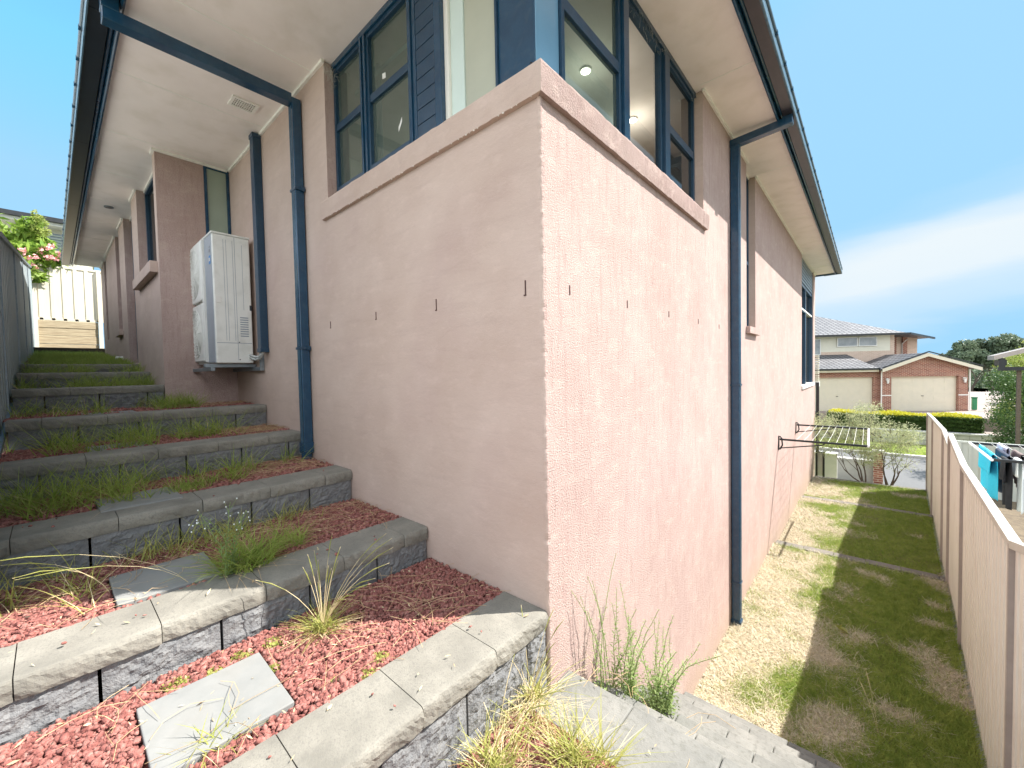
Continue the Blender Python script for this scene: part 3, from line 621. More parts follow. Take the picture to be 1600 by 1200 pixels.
# ---- downpipes (parts of the house)
def rect_pipe(mb, pts, a, b, ax):
    """rectangular pipe section a x b with a shallow groove"""
    for i in range(len(pts)-1): mb.sweep([(-a/2, -b/2), (a/2, -b/2), (a/2, b/2), (-a/2, b/2)], pts[i], pts[i+1], ax[i][0], ax[i][1])
dp = MB(); X, Y, Z = (1, 0, 0), (0, 1, 0), (0, 0, 1)
rect_pipe(dp, [(-2.738, -.047, .98), (-2.738, -.047, 4.12)], .094, .078, [(X, Y)])
pA = build('downpipe', dp, M['blue'], house, bevel=.006)
rb = MB()
for k in (-.028, -.012, .012): rb.box(-2.738+k-.003, -2.738+k+.003, -.0885, -.086, 1.0, 4.05)
build('pipe_rib', rb, M['lip'], pA)
mb = MB().box(-2.79, -2.686, -.094, -.004, .90, 1.0); mb.tube([(-2.738, -.05, .62), (-2.738, -.05, .90)], .047, 20); build('pipe_adaptor', mb, M['blue'], pA, bevel=.004)
mb = MB(); rect_pipe(mb, [(-2.738, -1.285, 4.105), (-2.738, -.086, 4.105)], .094, .085, [(X, Z)]); mb.box(-2.787, -2.689, -1.29, -1.195, 4.14, 4.23); build('eave_offset', mb, M['blue'], pA, bevel=.005)
for z in (1.86, 3.3):
    mb = MB().box(-2.800, -2.676, -.091, -.003, z, z+.022); mb.box(-2.676, -2.664, -.04, -.01, z-.008, z+.03); build('pipe_clip', mb, M['blue_dull'], pA)
dp = MB(); rect_pipe(dp, [(.052, 3.60, -1.38), (.052, 3.60, 4.12)], .088, .088, [(X, Y)])
pB = build('downpipe', dp, M['blue'], house, bevel=.006)
rb = MB(); rb.box(.0965, .100, 3.585, 3.597, -1.3, 4.1); rb.box(.0965, .100, 3.61, 3.622, -1.3, 4.1); build('pipe_rib', rb, M['lip'], pB)
mb = MB(); rect_pipe(mb, [(.00, 3.60, 4.135), (.585, 3.60, 4.175)], .088, .08, [(Y, Z)]); mb.box(.50, .592, 3.555, 3.645, 4.14, 4.232); build('eave_offset', mb, M['blue'], pB, bevel=.005)
for z in (-.9, 1.4):
    mb = MB().box(.004, .103, 3.549, 3.651, z, z+.022); build('pipe_clip', mb, M['blue_dull'], pB)
mb = MB().box(.0, .105, 3.545, 3.655, -1.42, -1.33); build('pipe_shoe', mb, M['blue_dull'], pB, bevel=.004)
mb = MB().box(.02, .095, 13.42, 13.5, -1.0, 1.1); build('downpipe', mb, M['black_metal'], house)
# slatted screen past the far corner
sc = thing('slatted_screen', 'pale slatted timber screen just past the far end of the house wall', 'screen', (0.05, 13.5, 1.1))
mb = MB()
for k in range(12): mb.box(-.1, .085, 13.45, 13.6, 1.15+k*.065, 1.19+k*.065)
build('slat_panel', mb, M['cream_wall'], sc)
mb = MB().box(-.1, .10, 13.44, 13.62, .98, 1.12); build('bracket', mb, M['white'], sc)
# cobweb clump under the window head corner
wbm = MB(); random.seed(3)
for k in range(170):
    p = Vector((-2.23+random.gauss(0, .018), random.uniform(-.01, .08), 4.13+random.gauss(0, .045))); q = p+Vector((random.gauss(0, .03), random.gauss(0, .015), random.gauss(0, .035)))
    wbm.tube([p, (p+q)/2+Vector((0, 0, random.uniform(-.01, .01))), q], .0008, 3, cap=False)
tag(build('cobweb', wbm, M['web'], loc=(-2.23, .03, 4.13)), 'dusty clump of cobweb at the top left of the front window', 'cobweb')
wbm = MB()
for k in range(90):
    p = Vector((-.095+random.uniform(0, .05), random.choice((1.3, 1.5, 1.72, 1.8, 2.5))+random.gauss(0, .06), 4.20+random.gauss(0, .02))); q = p+Vector((random.gauss(0, .01), random.gauss(0, .03), -abs(random.gauss(0, .04))))
    wbm.tube([p, q], .0007, 3, cap=False)
tag(build('cobweb', wbm, M['web'], loc=(-.08, 1.8, 4.2)), 'thin cobweb strands along the head of the side corner window', 'cobweb')
# pipe duct cover beside the condenser
dc = thing('pipe_duct_cover', 'deep blue square pipe cover running up the wall beside the white outdoor unit', 'duct', (-3.817, 0, 1.9))
build('cover', MB().box(-3.868, -3.766, -.082, -.002, 1.905, 4.215), M['blue_dull'], dc, bevel=.004)
build('end_cap', MB().box(-3.874, -3.760, -.088, -.0015, 1.885, 1.93), M['blue_dull'], dc, bevel=.003)
build('end_cap', MB().box(-3.874, -3.760, -.088, -.0015, 4.19, 4.235), M['blue_dull'], dc, bevel=.003)

# ================================================================== OUTDOOR UNIT
ac = thing('air_conditioner', 'tall white two-fan outdoor air conditioner on a wall bracket', 'air conditioner', (-4.67, -.2, 1.775))
x0, x1, y0, y1, z0, z1 = -5.20, -4.14, -.40, -.045, 1.775, 3.205
mb = MB().box(x0, x1-.0, y0, y1, z0, z1-.022); build('casing', mb, M['ac'], ac, bevel=.012)
build('lid', MB().box(x0-.006, x1+.006, y0-.008, y1+.004, z1-.0215, z1), M['ac'], ac, bevel=.006)
build('corner_panel', MB().box(-4.44, -4.165, y0-.006, y0+.01, z0+.01, z1-.03), M['ac_grey'], ac, bevel=.004)
for (a, b) in ((z0+.03, 2.47), (2.50, z1-.035)):
    g = build('fan_guard', MB().box(-5.19, -4.50, y0-.034, y0-.001, a, b), M['ac'], ac, bevel=.015)
    mb = MB(); cz = (a+b)/2
    for k in range(1, 9):
        rr = .035*k; mb.tube([(-4.845+rr*math.cos(t), y0-.038, cz+rr*math.sin(t)) for t in np.linspace(0, 2*math.pi, 33)], .0035, 5, cap=False)
    for k in range(12):
        t = k*math.pi/6; mb.tube([(-4.845+.03*math.cos(t), y0-.038, cz+.03*math.sin(t)), (-4.845+.29*math.cos(t), y0-.038, cz+.29*math.sin(t))], .003, 5)
    build('grille', mb, M['ac'], g)
build('edge_strip', MB().box(-4.498, -4.445, y0-.03, y0-.001, z0+.02, z1-.03), M['white'], ac, bevel=.004)
gr = MB(); xs = x1+.0008
for yy in (-.30, -.275, -.215): gr.box(x1-.002, xs+.0006, yy, yy+.0035, z0+.25, z1-.07)
gr.box(x1-.002, xs+.0004, y0+.01, y1-.01, z0+.222, z0+.228); gr.box(x1-.002, xs+.0006, -.195, -.191, z0+.03, z1-.03); gr.box(x1-.002, xs+.0006, -.125, -.122, z0+.60, z1-.1)
build('panel_groove', gr, M['ac_grey'], ac)
lv = MB()
for k in range(9): lv.box(x1-.002, x1+.004, -.165, -.085, z0+.30+k*.026, z0+.311+k*.026)
build('side_louvre', lv, M['ac_grey'], ac)
build('hand_grip', MB().box(x1-.001, x1+.006, -.392, -.335, z0+.66, z0+.73), M['white'], ac, bevel=.003)
build('hand_grip', MB().box(x1-.01, x1+.004, -.066, -.043, z0+.60, z0+.66), M['ac_dark'], ac)
lg = build('badge', MB().box(-4.25, -4.19, y0-.009, y0-.0062, 2.86, 2.95), M['logo_blue'], ac)
mb = MB().box(-4.241, -4.224, y0-.0105, y0-.0091, 2.89, 2.925); mb.box(-4.216, -4.199, y0-.0105, y0-.0091, 2.89, 2.925); build('badge_mark', mb, M['white'], lg)
mb = MB().box(-4.245, -4.225, y0-.009, y0-.0062, 2.99, 3.02); mb.box(-4.218, -4.195, y0-.009, y0-.0062, 2.985, 3.015); mb.box(-4.24, -4.2, y0-.009, y0-.0062, 3.04, 3.05); build('badge_text', mb, M['logo_grey'], ac)
for (a, b) in ((-.2, .04), (-.2, .235)):
    build('screw', MB().disc((x1+.001, a+.02, z0+b), .006, 'x', .006, 8), M['ac_dark'], ac)
bk = thing('wall_bracket', 'galvanised steel bracket under the white outdoor unit', 'bracket', (-4.6, 0, 1.70))
for x in (-4.22, -5.10):
    build('arm', MB().box(x-.02, x+.02, -.50, -.002, 1.728, 1.768), M['galv'], bk, bevel=.004)
build('rail', MB().box(-5.12, -3.93, -.045, -.003, 1.685, 1.727), M['galv'], bk, bevel=.003)
build('rail', MB().box(-5.12, -4.12, -.46, -.42, 1.690, 1.727), M['galv'], bk, bevel=.003)
build('upright', MB().box(-3.965, -3.93, -.04, -.0035, 1.7275, 1.90), M['galv'], bk)
pp = MB()
for d in (0, .03): pp.tube([(-3.80+d*.3, -.05-d*.3, 1.95), (-3.81+d*.3, -.05-d*.3, 1.87), (-3.88, -.06-d*.3, 1.82+d*.5), (-4.0, -.07, 1.81+d), (-4.16, -.08, 1.84+d)], .014, 8)
tag(build('refrigerant_pipe', pp, M['pipe_white'], smooth=True, loc=(-4, -.06, 1.8)), 'pale insulated pipes looping from the outdoor unit into the blue duct', 'pipe')

# ================================================================== CLOTHES AIRERS
def airer(name, label, y0, y1, xw, xt, z, sgn=1, n=9, zt=None):
    zt = z if zt is None else zt
    t = thing(name, label, 'clothes airer', (xw, (y0+y1)/2, z))
    for y in (y0, y1):
        b = MB(); b.box(xw, xw+sgn*.012, y-.035, y+.035, z-.19, z+.06); b.tube([(xw+sgn*.02, y, z+.055), (xw+sgn*.05, y, z+.02), (xw+sgn*.06, y, z-.1), (xw+sgn*.02, y, z-.18)], .012, 8)
        build('wall_plate', b, M['black_metal'], t)
        build('arm', MB().box(xw+sgn*.02, xt, y-.014, y+.014, z-.016, z+.016), M['black_metal'], t, bevel=.003)
        build('strut', MB().tube([(xw+sgn*.03, y+.002, z-.155), (xw+sgn*.62, y+.002, z-.045), (xw+sgn*.66, y, z-.01)], .010, 8), M['black_metal'], t)
    build('end_bar', MB().tube([(xt, y0-.02, z), (xt, y1+.02, z)], .016, 10), M['tube_white'], t)
    c = MB()
    for k in range(n):
        x = xw+(xt-xw)*(.22+.72*k/(n-1)); c.tube([(x, y0, z+.012), (x, (y0+y1)/2, z-.004), (x, y1, z+.012)], .0022, 5)
    build('cord', c, M['white_cord'], t)
    return t
airer('clothes_airer', 'empty black fold-down clothes airer fixed to the pink side wall', 6.88, 9.15, .0, 1.20, .32)
airer('clothes_airer', 'black fold-down clothes airer hung with washing beyond the cream fence', 5.95, 7.35, 3.7, 2.33, .42, -1)
# ---- washing
def cloth(name, label, mt, x0, x1, y, zc, dr0, dr1, seed, skew=0, along='x', gather=0):
    """piece draped over a cord: cords run along y at height zc; falls on both sides"""
    g = random.Random(seed); mb = MB(); nu, nv = 22, 26
    tot = dr0+dr1
    for j in range(nv+1):
        s = -dr0+tot*j/nv
        for i in range(nu+1):
            u = i/nu; w_ = x0+(x1-x0)*u
            side = max(-1, min(1, s/.03)); off = .018*side+.02*side*math.sin(u*9+seed)*min(1, abs(s)*4)
            zz = zc-abs(s)+.012*math.sin(u*6+seed*2)*(abs(s) > .1)
            ww = w_+skew*abs(s)+((x0+x1)/2-w_)*gather*abs(s)
            if along == 'y': mb.v.append((y+off, ww, zz))
            else: mb.v.append((ww, y+off, zz))
    for j in range(nv):
        for i in range(nu):
            a = j*(nu+1)+i; mb.f.append((a, a+1, a+nu+2, a+nu+1)); mb.m.append(0)
    o = build(name, mb, M[mt], smooth=True, loc=((x0+x1)/2, y, zc) if along == 'x' else (y, (x0+x1)/2, zc))
    sm = o.modifiers.new('thickness', 'SOLIDIFY'); sm.thickness = .004; tag(o, label, 'washing', 'washing on the neighbour airer'); return o
cloth('towel', 'bright cyan towel at the end of the washing line', 'cyan_cloth', 6.35, 7.2, 2.41, .44, .30, .62, 1, along='y')
cloth('shirt', 'black top hanging between the cyan towel and the navy one', 'black_cloth', 5.98, 6.3, 2.47, .44, .3, .62, 2, along='y', gather=.5)
cloth('towel', 'navy towel behind the white cloth on the washing line', 'navy_cloth', 6.3, 6.95, 2.53, .44, .35, .58, 3, along='y')
cloth('shirt', 'pale lilac shirt over the far side of the washing line', 'lilac_cloth', 6.8, 7.3, 2.60, .46, .35, .35, 4, along='y')
cloth('trousers', 'brown trousers beside the lilac shirt on the line', 'brown_cloth', 6.45, 6.85, 2.66, .45, .4, .5, 5, along='y')
cloth('tea_towel', 'long white cloth hanging lowest on the washing line', 'white_cloth', 5.98, 6.2, 2.56, .45, .22, .66, 6, along='y', gather=.25)
cloth('jumper', 'charcoal jumper at the right end of the washing line', 'charcoal_cloth', 6.0, 6.6, 2.74, .45, .3, .55, 7, along='y')

# ================================================================== TERRACE WALLS
random.seed(11)
def rough_block(y0, y1, z0, z1, xf, depth, amp, seed, ny=34, nz_=16):
    """concrete block, split front face at x=xf looking +x"""
    mb = MB(); 
    for k in range(nz_+1):
        for i in range(ny+1):
            u, v = i/ny, k/nz_; y = y0+(y1-y0)*u; z = z0+(z1-z0)*v
            ed = min(1, u*9, (1-u)*9, v*6+.25, (1-v)*6+.25)
            d = amp*ed*(.55-.9*abs(mn.noise(Vector((y*8, z*11, seed))))-.55*abs(mn.noise(Vector((y*24, z*30, seed*2))))+.45*mn.noise(Vector((y*55, z*60, seed))))
            mb.v.append((xf+d-.004*(1-ed), y, z))
    for k in range(nz_):
        for i in range(ny):
            a = k*(ny+1)+i; mb.f.append((a, a+1, a+ny+2, a+ny+1)); mb.m.append(0)
    tap = .012; b = len(mb.v); mb.v += [(xf-depth, y0+tap, z0), (xf-depth, y1-tap, z0), (xf-depth, y1-tap, z1), (xf-depth, y0+tap, z1)]
    top = [nz_*(ny+1)+i for i in range(ny+1)]; bot = list(range(ny+1)); lft = [k*(ny+1) for k in range(nz_+1)]; rgt = [k*(ny+1)+ny for k in range(nz_+1)]
    mb.f += [tuple(top+[b+2, b+3]), tuple(bot[::-1]+[b, b+1]), tuple(lft+[b+3, b]), tuple(rgt[::-1]+[b+1, b+2]), (b, b+3, b+2, b+1)]; mb.m += [0]*5
    return mb
def capstone(y0, y1, zt, xf, depth, seed, th=.078, amp=.0055, skew=0):
    mb = MB(); prof = [(-depth, zt-th), (-depth, zt)]
    for t in (.25, .5, .75): prof.append((-depth+(depth-.045)*t, zt))
    prof += [(-.030, zt-.0002), (-.018, zt-.0012), (-.011, zt-.004), (-.006, zt-.010), (-.002, zt-.020), (0, zt-.034), (0, zt-.050), (-.001, zt-.065), (-.003, zt-th)]
    n = len(prof); ny = 26
    for i in range(ny+1):
        u = i/ny; y = y0+(y1-y0)*u
        for j, (x, z) in enumerate(prof):
            wgt = 0 if j < 5 else min(1, (j-4)/4)
            ed = min(1, u*14+.15, (1-u)*14+.15)
            d = amp*wgt*(.9*mn.noise(Vector((y*11, z*20, seed)))+.8*mn.noise(Vector((y*38, z*40, seed+3)))+.5*mn.noise(Vector((y*95, z*95, seed))))
            mb.v.append((xf+x+d-(1-ed)*.005*wgt, y, z+(d*.5 if 4 < j < 9 else 0)))
    for i in range(ny):
        for j in range(n):
            a = i*n+j; b = i*n+(j+1) % n; mb.f.append((a, b, b+n, a+n)); mb.m.append(0)
    mb.f.append(tuple(range(n))[::-1]); mb.m.append(0); mb.f.append(tuple(ny*n+j for j in range(n))); mb.m.append(0)
    return mb
XF = [0, -.97, -1.97, -2.92, -3.90, -4.97, -5.95, -6.90]
ZC = [.415, .612, .842, 1.075, 1.30, 1.545, 1.715, 1.84]
OFF = [.373, .18, .22, .30, .12, .36, .2, .3]; BOFF = [.15, .362, .335, .13, .3, .15, .3, .1]
DESC = ['lowest terrace wall with sunlit pale capstones at the foot of the house corner', 'second terrace wall from the bottom, half in sun, above the large slab',
        'third terrace wall from the bottom, its end meeting the wall left of the corner', 'fourth terrace wall, ending behind the blue downpipe',
        'fifth terrace wall, running towards the ground below the outdoor unit', 'sixth terrace wall, ending at the projecting pier',
        'narrow dark terrace wall in the passage, second from the top', 'topmost narrow terrace wall in the passage']
def cap_mat(k): return M['cap']
for k, (xf, zc) in enumerate(zip(XF, ZC)):
    ye = -.002 if k < 5 else -.728; yl = -3.3 if k < 1 else (-2.6 if k < 2 else -1.855)
    t = thing('terrace_wall', DESC[k], 'retaining wall', (xf, ye, zc-.35), 'terrace walls stepping up beside the house')
    y = ye; n = 0; st = OFF[k]
    while y > yl+.02:
        y2 = max(y-st, yl); st = .386
        build('capstone', capstone(y2+.0018, y-.0018, zc+.0015*mn.noise(Vector((k, n, 1))), xf+random.uniform(-.004, .004), .30, k*17+n*3.7), M['cap'], t); y = y2; n += 1
    y = ye; n = 0; st = BOFF[k]; zt = zc-.0795
    while y > yl+.02:
        y2 = max(y-st, yl); st = .386
        build('block', rough_block(y2+.0055, y-.0055, zt-.195, zt, xf-.016, .24, .017, k*31+n*5.3), M['block'], t); y = y2; n += 1
    if k == 0:
        y = ye; n = 0; st = .34; zt -= .2
        while y > yl+.02:
            y2 = max(y-st, yl); st = .386
            build('block', rough_block(y2+.0055, y-.0055, zt-.195, zt, xf-.012, .24, .017, 200+n*5.3), M['block'], t); y = y2; n += 1
# beds between the walls
bedz = []
for k in range(8):
    x1 = XF[k]-.297; x0 = XF[k+1]-.02 if k < 7 else -16; zg = ZC[k]-.03
    yr = 0 if k < 4 else (-.0 if k == 4 else -.728)
    if k == 4: yr = 0
    zz = (lambda x, y, zg=zg: zg+.012*nz(x, y, 0, 6)) if k < 7 else (lambda x, y: 1.81+(-7.2-x)*.07+.02*nz(x, y, 0, 4))
    struct('garden_bed', grid(x0, x1, -3.3 if k < 1 else (-2.6 if k < 2 else -1.86), yr, zz, 40, 50), M['scoria_bed'] if k < 5 else M['soil'])
struct('garden_bed', grid(-.02, 1.9, -3.3, -.2, lambda x, y: .07+.012*nz(x, y, 2, 6), 50, 80), M['scoria_bed'])
sb_ = MB()
for k in range(8):
    sb_.box(XF[k]-.28, XF[k+1]-.27 if k < 7 else -16, -3.3 if k < 2 else -1.9, -.01 if k < 5 else -.74, -1.8, ZC[k]-.075)
struct('soil_body', sb_, M['soil'], smooth=False)

# ---- loose red scoria
phi = (1+5**.5)/2
ICO = np.array([(-1, phi, 0), (1, phi, 0), (-1, -phi, 0), (1, -phi, 0), (0, -1, phi), (0, 1, phi), (0, -1, -phi), (0, 1, -phi), (phi, 0, -1), (phi, 0, 1), (-phi, 0, -1), (-phi, 0, 1)])/1.9
ICF = np.array([(0, 11, 5), (0, 5, 1), (0, 1, 7), (0, 7, 10), (0, 10, 11), (1, 5, 9), (5, 11, 4), (11, 10, 2), (10, 7, 6), (7, 1, 8), (3, 9, 4), (3, 4, 2), (3, 2, 6), (3, 6, 8), (3, 8, 9), (4, 9, 5), (2, 4, 11), (6, 2, 10), (8, 6, 7), (9, 8, 1)])
def stones(x0, x1, y0, y1, z, n, s, seed, excl=None, dens=None):
    g = np.random.default_rng(seed); P = np.stack([x0+(x1-x0)*g.random(n), y0+(y1-y0)*g.random(n), z+.013*g.random(n)], 1)
    if excl:
        keep = np.ones(n, bool)
        for f in excl: keep &= ~f(P[:, 0], P[:, 1])
        P = P[keep]
    if dens is not None: P = P[g.random(len(P)) < dens(P[:, 0], P[:, 1])]
    n = len(P); V = ICO[None]*(1+g.normal(size=(n, 12, 1))*.10)*(np.array([1, 1, .75])*(.7+.55*g.random((n, 1, 3)))); V = V+g.normal(size=(n, 12, 3))*.16
    th = g.random(n)*6.283; c, s_ = np.cos(th), np.sin(th); ta = g.normal(size=n)*.5
    x = V[..., 0]*c[:, None]-V[..., 1]*s_[:, None]; y = V[..., 0]*s_[:, None]+V[..., 1]*c[:, None]; zz = V[..., 2]+x*np.sin(ta)[:, None]
    sz = s*(.45+.85*g.random(n)**1.4)
    V = np.stack([x, y, zz], -1)*sz[:, None, None]*.5+P[:, None]
    return V.reshape(-1, 3), (ICF[None]+(np.arange(n)*12)[:, None, None]).reshape(-1, 3)
def quadtest(q):
    q = np.array(q)
    def f(x, y):
        r = np.ones(len(x), bool)
        for i in range(4):
            a, b = q[i], q[(i+1) % 4]; r &= ((b[0]-a[0])*(y-a[1])-(b[1]-a[1])*(x-a[0])) > -.004
        return r
    return f
PAV = [([(-.468, -1.455), (-.389, -1.054), (-.800, -1.040), (-.760, -1.460)], .418), ([(-1.300, -1.445), (-1.285, -1.060), (-1.675, -1.058), (-1.690, -1.446)], .620),
       ([(-2.168, -1.440), (-2.148, -1.060), (-2.545, -1.066), (-2.555, -1.444)], .850), ([(-3.26, -1.430), (-3.28, -1.04), (-3.67, -1.05), (-3.65, -1.44)], 1.068), ([(-4.24, -1.43), (-4.24, -1.04), (-4.64, -1.04), (-4.64, -1.43)], 1.292)]
PAV[0] = ([(-.402, -1.445), (-.392, -1.052), (-.800, -1.046), (-.806, -1.442)], .418)
tests = [quadtest(p) for p, z in PAV]
for i, (x0, x1, y0, y1, z, n, s, ex) in enumerate((
        (-.955, -.298, -1.95, -.006, .398, 17500, .0215, [tests[0]]), (-1.955, -1.268, -1.95, -.006, .596, 15500, .0215, [tests[1]]),
        (.01, .95, -1.35, -.24, .082, 14000, .0215, []), (-2.905, -2.268, -1.86, -.006, .826, 5500, .029, [tests[2]]),
        (-3.885, -3.22, -1.86, -.006, 1.058, 4200, .031, [tests[3]]), (-4.95, -4.2, -1.86, -.006, 1.283, 3200, .034, [tests[4]]))):
    V, F_ = stones(x0, x1, y0, y1, z, n, s, 40+i, ex)
    tag(build_np('scoria_gravel', V, F_, M['scoria']), kind='stuff')
# a few strays on the caps
V, F_ = stones(-.28, -.02, -1.3, -.1, .419, 5, .018, 77); V2, F2 = stones(-1.2, -1.0, -1.8, -.1, .616, 9, .018, 78); V3, F3 = stones(-2.2, -1.99, -1.8, -.1, .846, 8, .018, 79)
V, F_, _ = cat([(V, F_), (V2, F2), (V3, F3)]); tag(build_np('scoria_gravel', V, F_, M['scoria']), kind='stuff')
PL = ['large square slab in the sunny red gravel, nearest the camera', 'square slab in the second gravel bed with one bright sunlit corner', 'shaded slab in the third bed among grass', 'shaded slab in the fourth bed, mostly hidden by grass', 'shaded slab below the outdoor unit, farthest of the slabs']
for (q, z), lb in zip(PAV, PL):
    mb = MB(); mb.prism(q, z-.04, z); cx = sum(p[0] for p in q)/4; cy = sum(p[1] for p in q)/4
    tag(build('stepping_slab', mb, M['paver'], bevel=.004, loc=(cx, cy, z)), lb, 'paving slab', 'stepping slabs up the terraces')

# ---- stair running down to the lawn along the side wall
st = thing('block_stair', 'weathered grey block steps dropping to the side lawn from the house corner', 'steps', (.9, .9, -.6))
for k in range(7):
    ya = -.23 if k == 0 else .16+.3*(k-1); yb = .16+.3*k; z = 0.0-.2*k+(.03 if k == 0 else 0); x = .004; n = 0; w0 = .386*(.45 if k % 2 else .95)
    while x < 1.80:
        x2 = min(x+w0, 1.83); w0 = .386
        mb = MB(); nn = 8; a0, a1 = x+.0015, x2-.0015
        q = .003*mn.noise(Vector((k*3.1, n*1.7, 0)))
        mb.box(a0, a1, ya+.001, yb+q, z-.2, z+q)
        o = build('tread_block', mb, M['stair'], st, bevel=.007); x = x2; n += 1

# ---- edging rows across the lawn
for j, (y, z, yw, lb) in enumerate(((6.36, -1.37, 2.02, 'nearest concrete edging row crossing the side lawn'), (10.0, -1.485, 2.2, 'middle concrete edging row crossing the side lawn'), (12.75, -1.59, 2.3, 'farthest concrete edging row, in front of the two shrubs'))):
    t = thing('lawn_edging', lb, 'edging', (1, y+.09, z-.1), 'edging rows across the lawn'); x = .02; n = 0
    while x < yw-.03:
        x2 = min(x+.386, yw); q = random.uniform(-.006, .006)
        build('edging_block', MB().box(x+.002, x2-.002, y+.02*math.sin(x)+q, y+.19+q, z-.25, z+q*.6), M['edging'], t, bevel=.008); x = x2; n += 1

# ================================================================== FENCES
def xf_(y): return 1.74+.045*y
def ribbed(p0, p1, z0a, z1a, z0b, z1b, pitch=.19, amp=.018, thick=.0, side=1, seg=None):
    """trapezoid-ribbed sheet from p0 to p1; bottoms/tops interpolate"""
    p0 = Vector((*p0, 0)); p1 = Vector((*p1, 0)); d = p1-p0; Ln = d.length; d.normalize(); nn = Vector((-d.y, d.x, 0))*side
    us = [0]; u = 0
    while u < Ln:
        for s, o in ((pitch*.55, 0), (pitch*.62, 1), (pitch*.93, 1), (pitch, 0)):
            if u+s < Ln: us.append((u+s, o))
        u += pitch
    us = [(0, 0)]+[q for q in us[1:]]+[(Ln, 0)]
    mb = MB()
    for (u, o) in us:
        p = p0+d*u+nn*(amp*o); t = u/Ln
        mb.v.append((p.x, p.y, z0a+(z0b-z0a)*t)); mb.v.append((p.x, p.y, z1a+(z1b-z1a)*t))
    for i in range(len(us)-1): mb.f.append((2*i, 2*i+2, 2*i+3, 2*i+1)); mb.m.append(0)
    return mb
def fence(name, label, pts, mt_s, mt_c, mt_p, pitch=.19, amp=.018, side=1, capw=.045, group=None, plinth=None, posts=True):
    """pts: list of (x,y,zbottom,ztop) at posts; sheets raked between"""
    t = thing(name, label, 'fence', (pts[0][0], pts[0][1], pts[0][2]), group)
    for a, b in zip(pts[:-1], pts[1:]):
        if len(a) > 4: za = a[4]
        else: za = a[3]
        s = build('fence_panel', ribbed(a[:2], b[:2], a[2], za-.01, b[2], b[3]-.01, pitch, amp, side=side), mt_s, t)
        so_ = s.modifiers.new('thickness', 'SOLIDIFY'); so_.thickness = .003
        p0 = Vector((a[0], a[1], za)); p1 = Vector((b[0], b[1], b[3])); d = (p1-p0); dh = Vector((d.x, d.y, 0)).normalized(); nn = Vector((-dh.y, dh.x, 0))
        mb = MB(); mb.sweep([(-capw/2, -.045), (capw/2, -.045), (capw/2, 0), (0, .008), (-capw/2, 0)], p0, p1, nn, (0, 0, 1)); build('capping', mb, mt_c, t)
        mb = MB(); mb.sweep([(-.02, 0), (.02, 0), (.02, .05), (-.02, .05)], (a[0], a[1], a[2]), (b[0], b[1], b[2]), nn, (0, 0, 1)); build('bottom_rail', mb, mt_c, t)
    if posts:
        for a in pts:
            build('post', MB().box(a[0]-.026, a[0]+.026, a[1]-.012, a[1]+.012, a[2]-.15, max(a[3], a[4] if len(a) > 4 else a[3])-.02), mt_p, t)
    return t
P_ = []
for (y, zb, zt, *z2) in ((12.9, -1.72, .36), (10.5, -1.68, .47), (7.5, -1.6, .58), (6.35, -1.55, .50, .66), (4.7, -1.50, .545), (2.0, -1.46, .59), (-.1, -1.0, 1.10), (-2.4, -.1, 1.9)):
    P_.append((xf_(y), y, zb, zt, *z2))
fence('boundary_fence', 'tall cream ribbed metal fence with white capping along the right of the side lawn', P_, M['fence_cream'], M['fence_cap'], M['fence_post'], .152, .024, side=1, capw=.05)
# little scalloped strip of soil/moss guard along the foot
def yl_(x): return -1.885+(-x-3)*.0050
P_ = []
for (x, zb, zt) in ((-1.6, .62, 2.45), (-3.2, 1.0, 2.68), (-4.8, 1.30, 3.0), (-7.2, 1.62, 3.36), (-9.6, 1.9, 3.72), (-12.0, 2.1, 4.08), (-14.95, 2.3, 4.55)): P_.append((x, yl_(x), zb, zt))
fence('passage_fence', 'weathered grey-green metal fence closing the left of the narrow passage', P_, M['fence_blue'], M['galv'], M['galv'], .24, .035, side=1)
P_ = [(-15.0, -1.86, 3.22, 4.65), (-15.0, 1.2, 3.22, 4.68)]
bf = fence('back_fence', 'pale cream ribbed fence at the top end of the narrow passage', P_, M['fence_back'], M['fence_back'], M['fence_back'], .21, .02, side=-1, posts=False)
build('post', MB().box(-14.98, -14.92, -1.83, -1.76, 2.2, 4.62), M['fence_back'], bf); build('post', MB().box(-14.98, -14.92, -.66, -.58, 2.2, 4.65), M['fence_back'], bf)
mb_t = thing('sleeper_wall', 'weathered timber sleepers stacked under the pale fence at the end of the passage', 'retaining wall', (-15, -1.2, 2.3))
for k, z in enumerate((2.38, 2.60, 2.82, 3.02)):
    build('sleeper', MB().box(-15.08, -14.99+.012*(k % 2), -1.76, -.665, z, z+(.212 if k < 3 else .19)), M['sleeper'], mb_t, bevel=.006)
build('sleeper', MB().box(-13.35, -13.2, -1.84, -.50, 2.1, 2.40), M['timber_dark'], mb_t, bevel=.006)
P_ = [(x, 13.0, -1.95, -.30-.001*x) for x in (2.42, 3.05, 5.2, 7.4, 9.6)]
fence('street_fence', 'grey-green ribbed metal fence behind the washing in the next yard', P_, M['fence_grey'], M['fence_grey'], M['fence_grey'], .25, .035, side=-1, capw=.06)

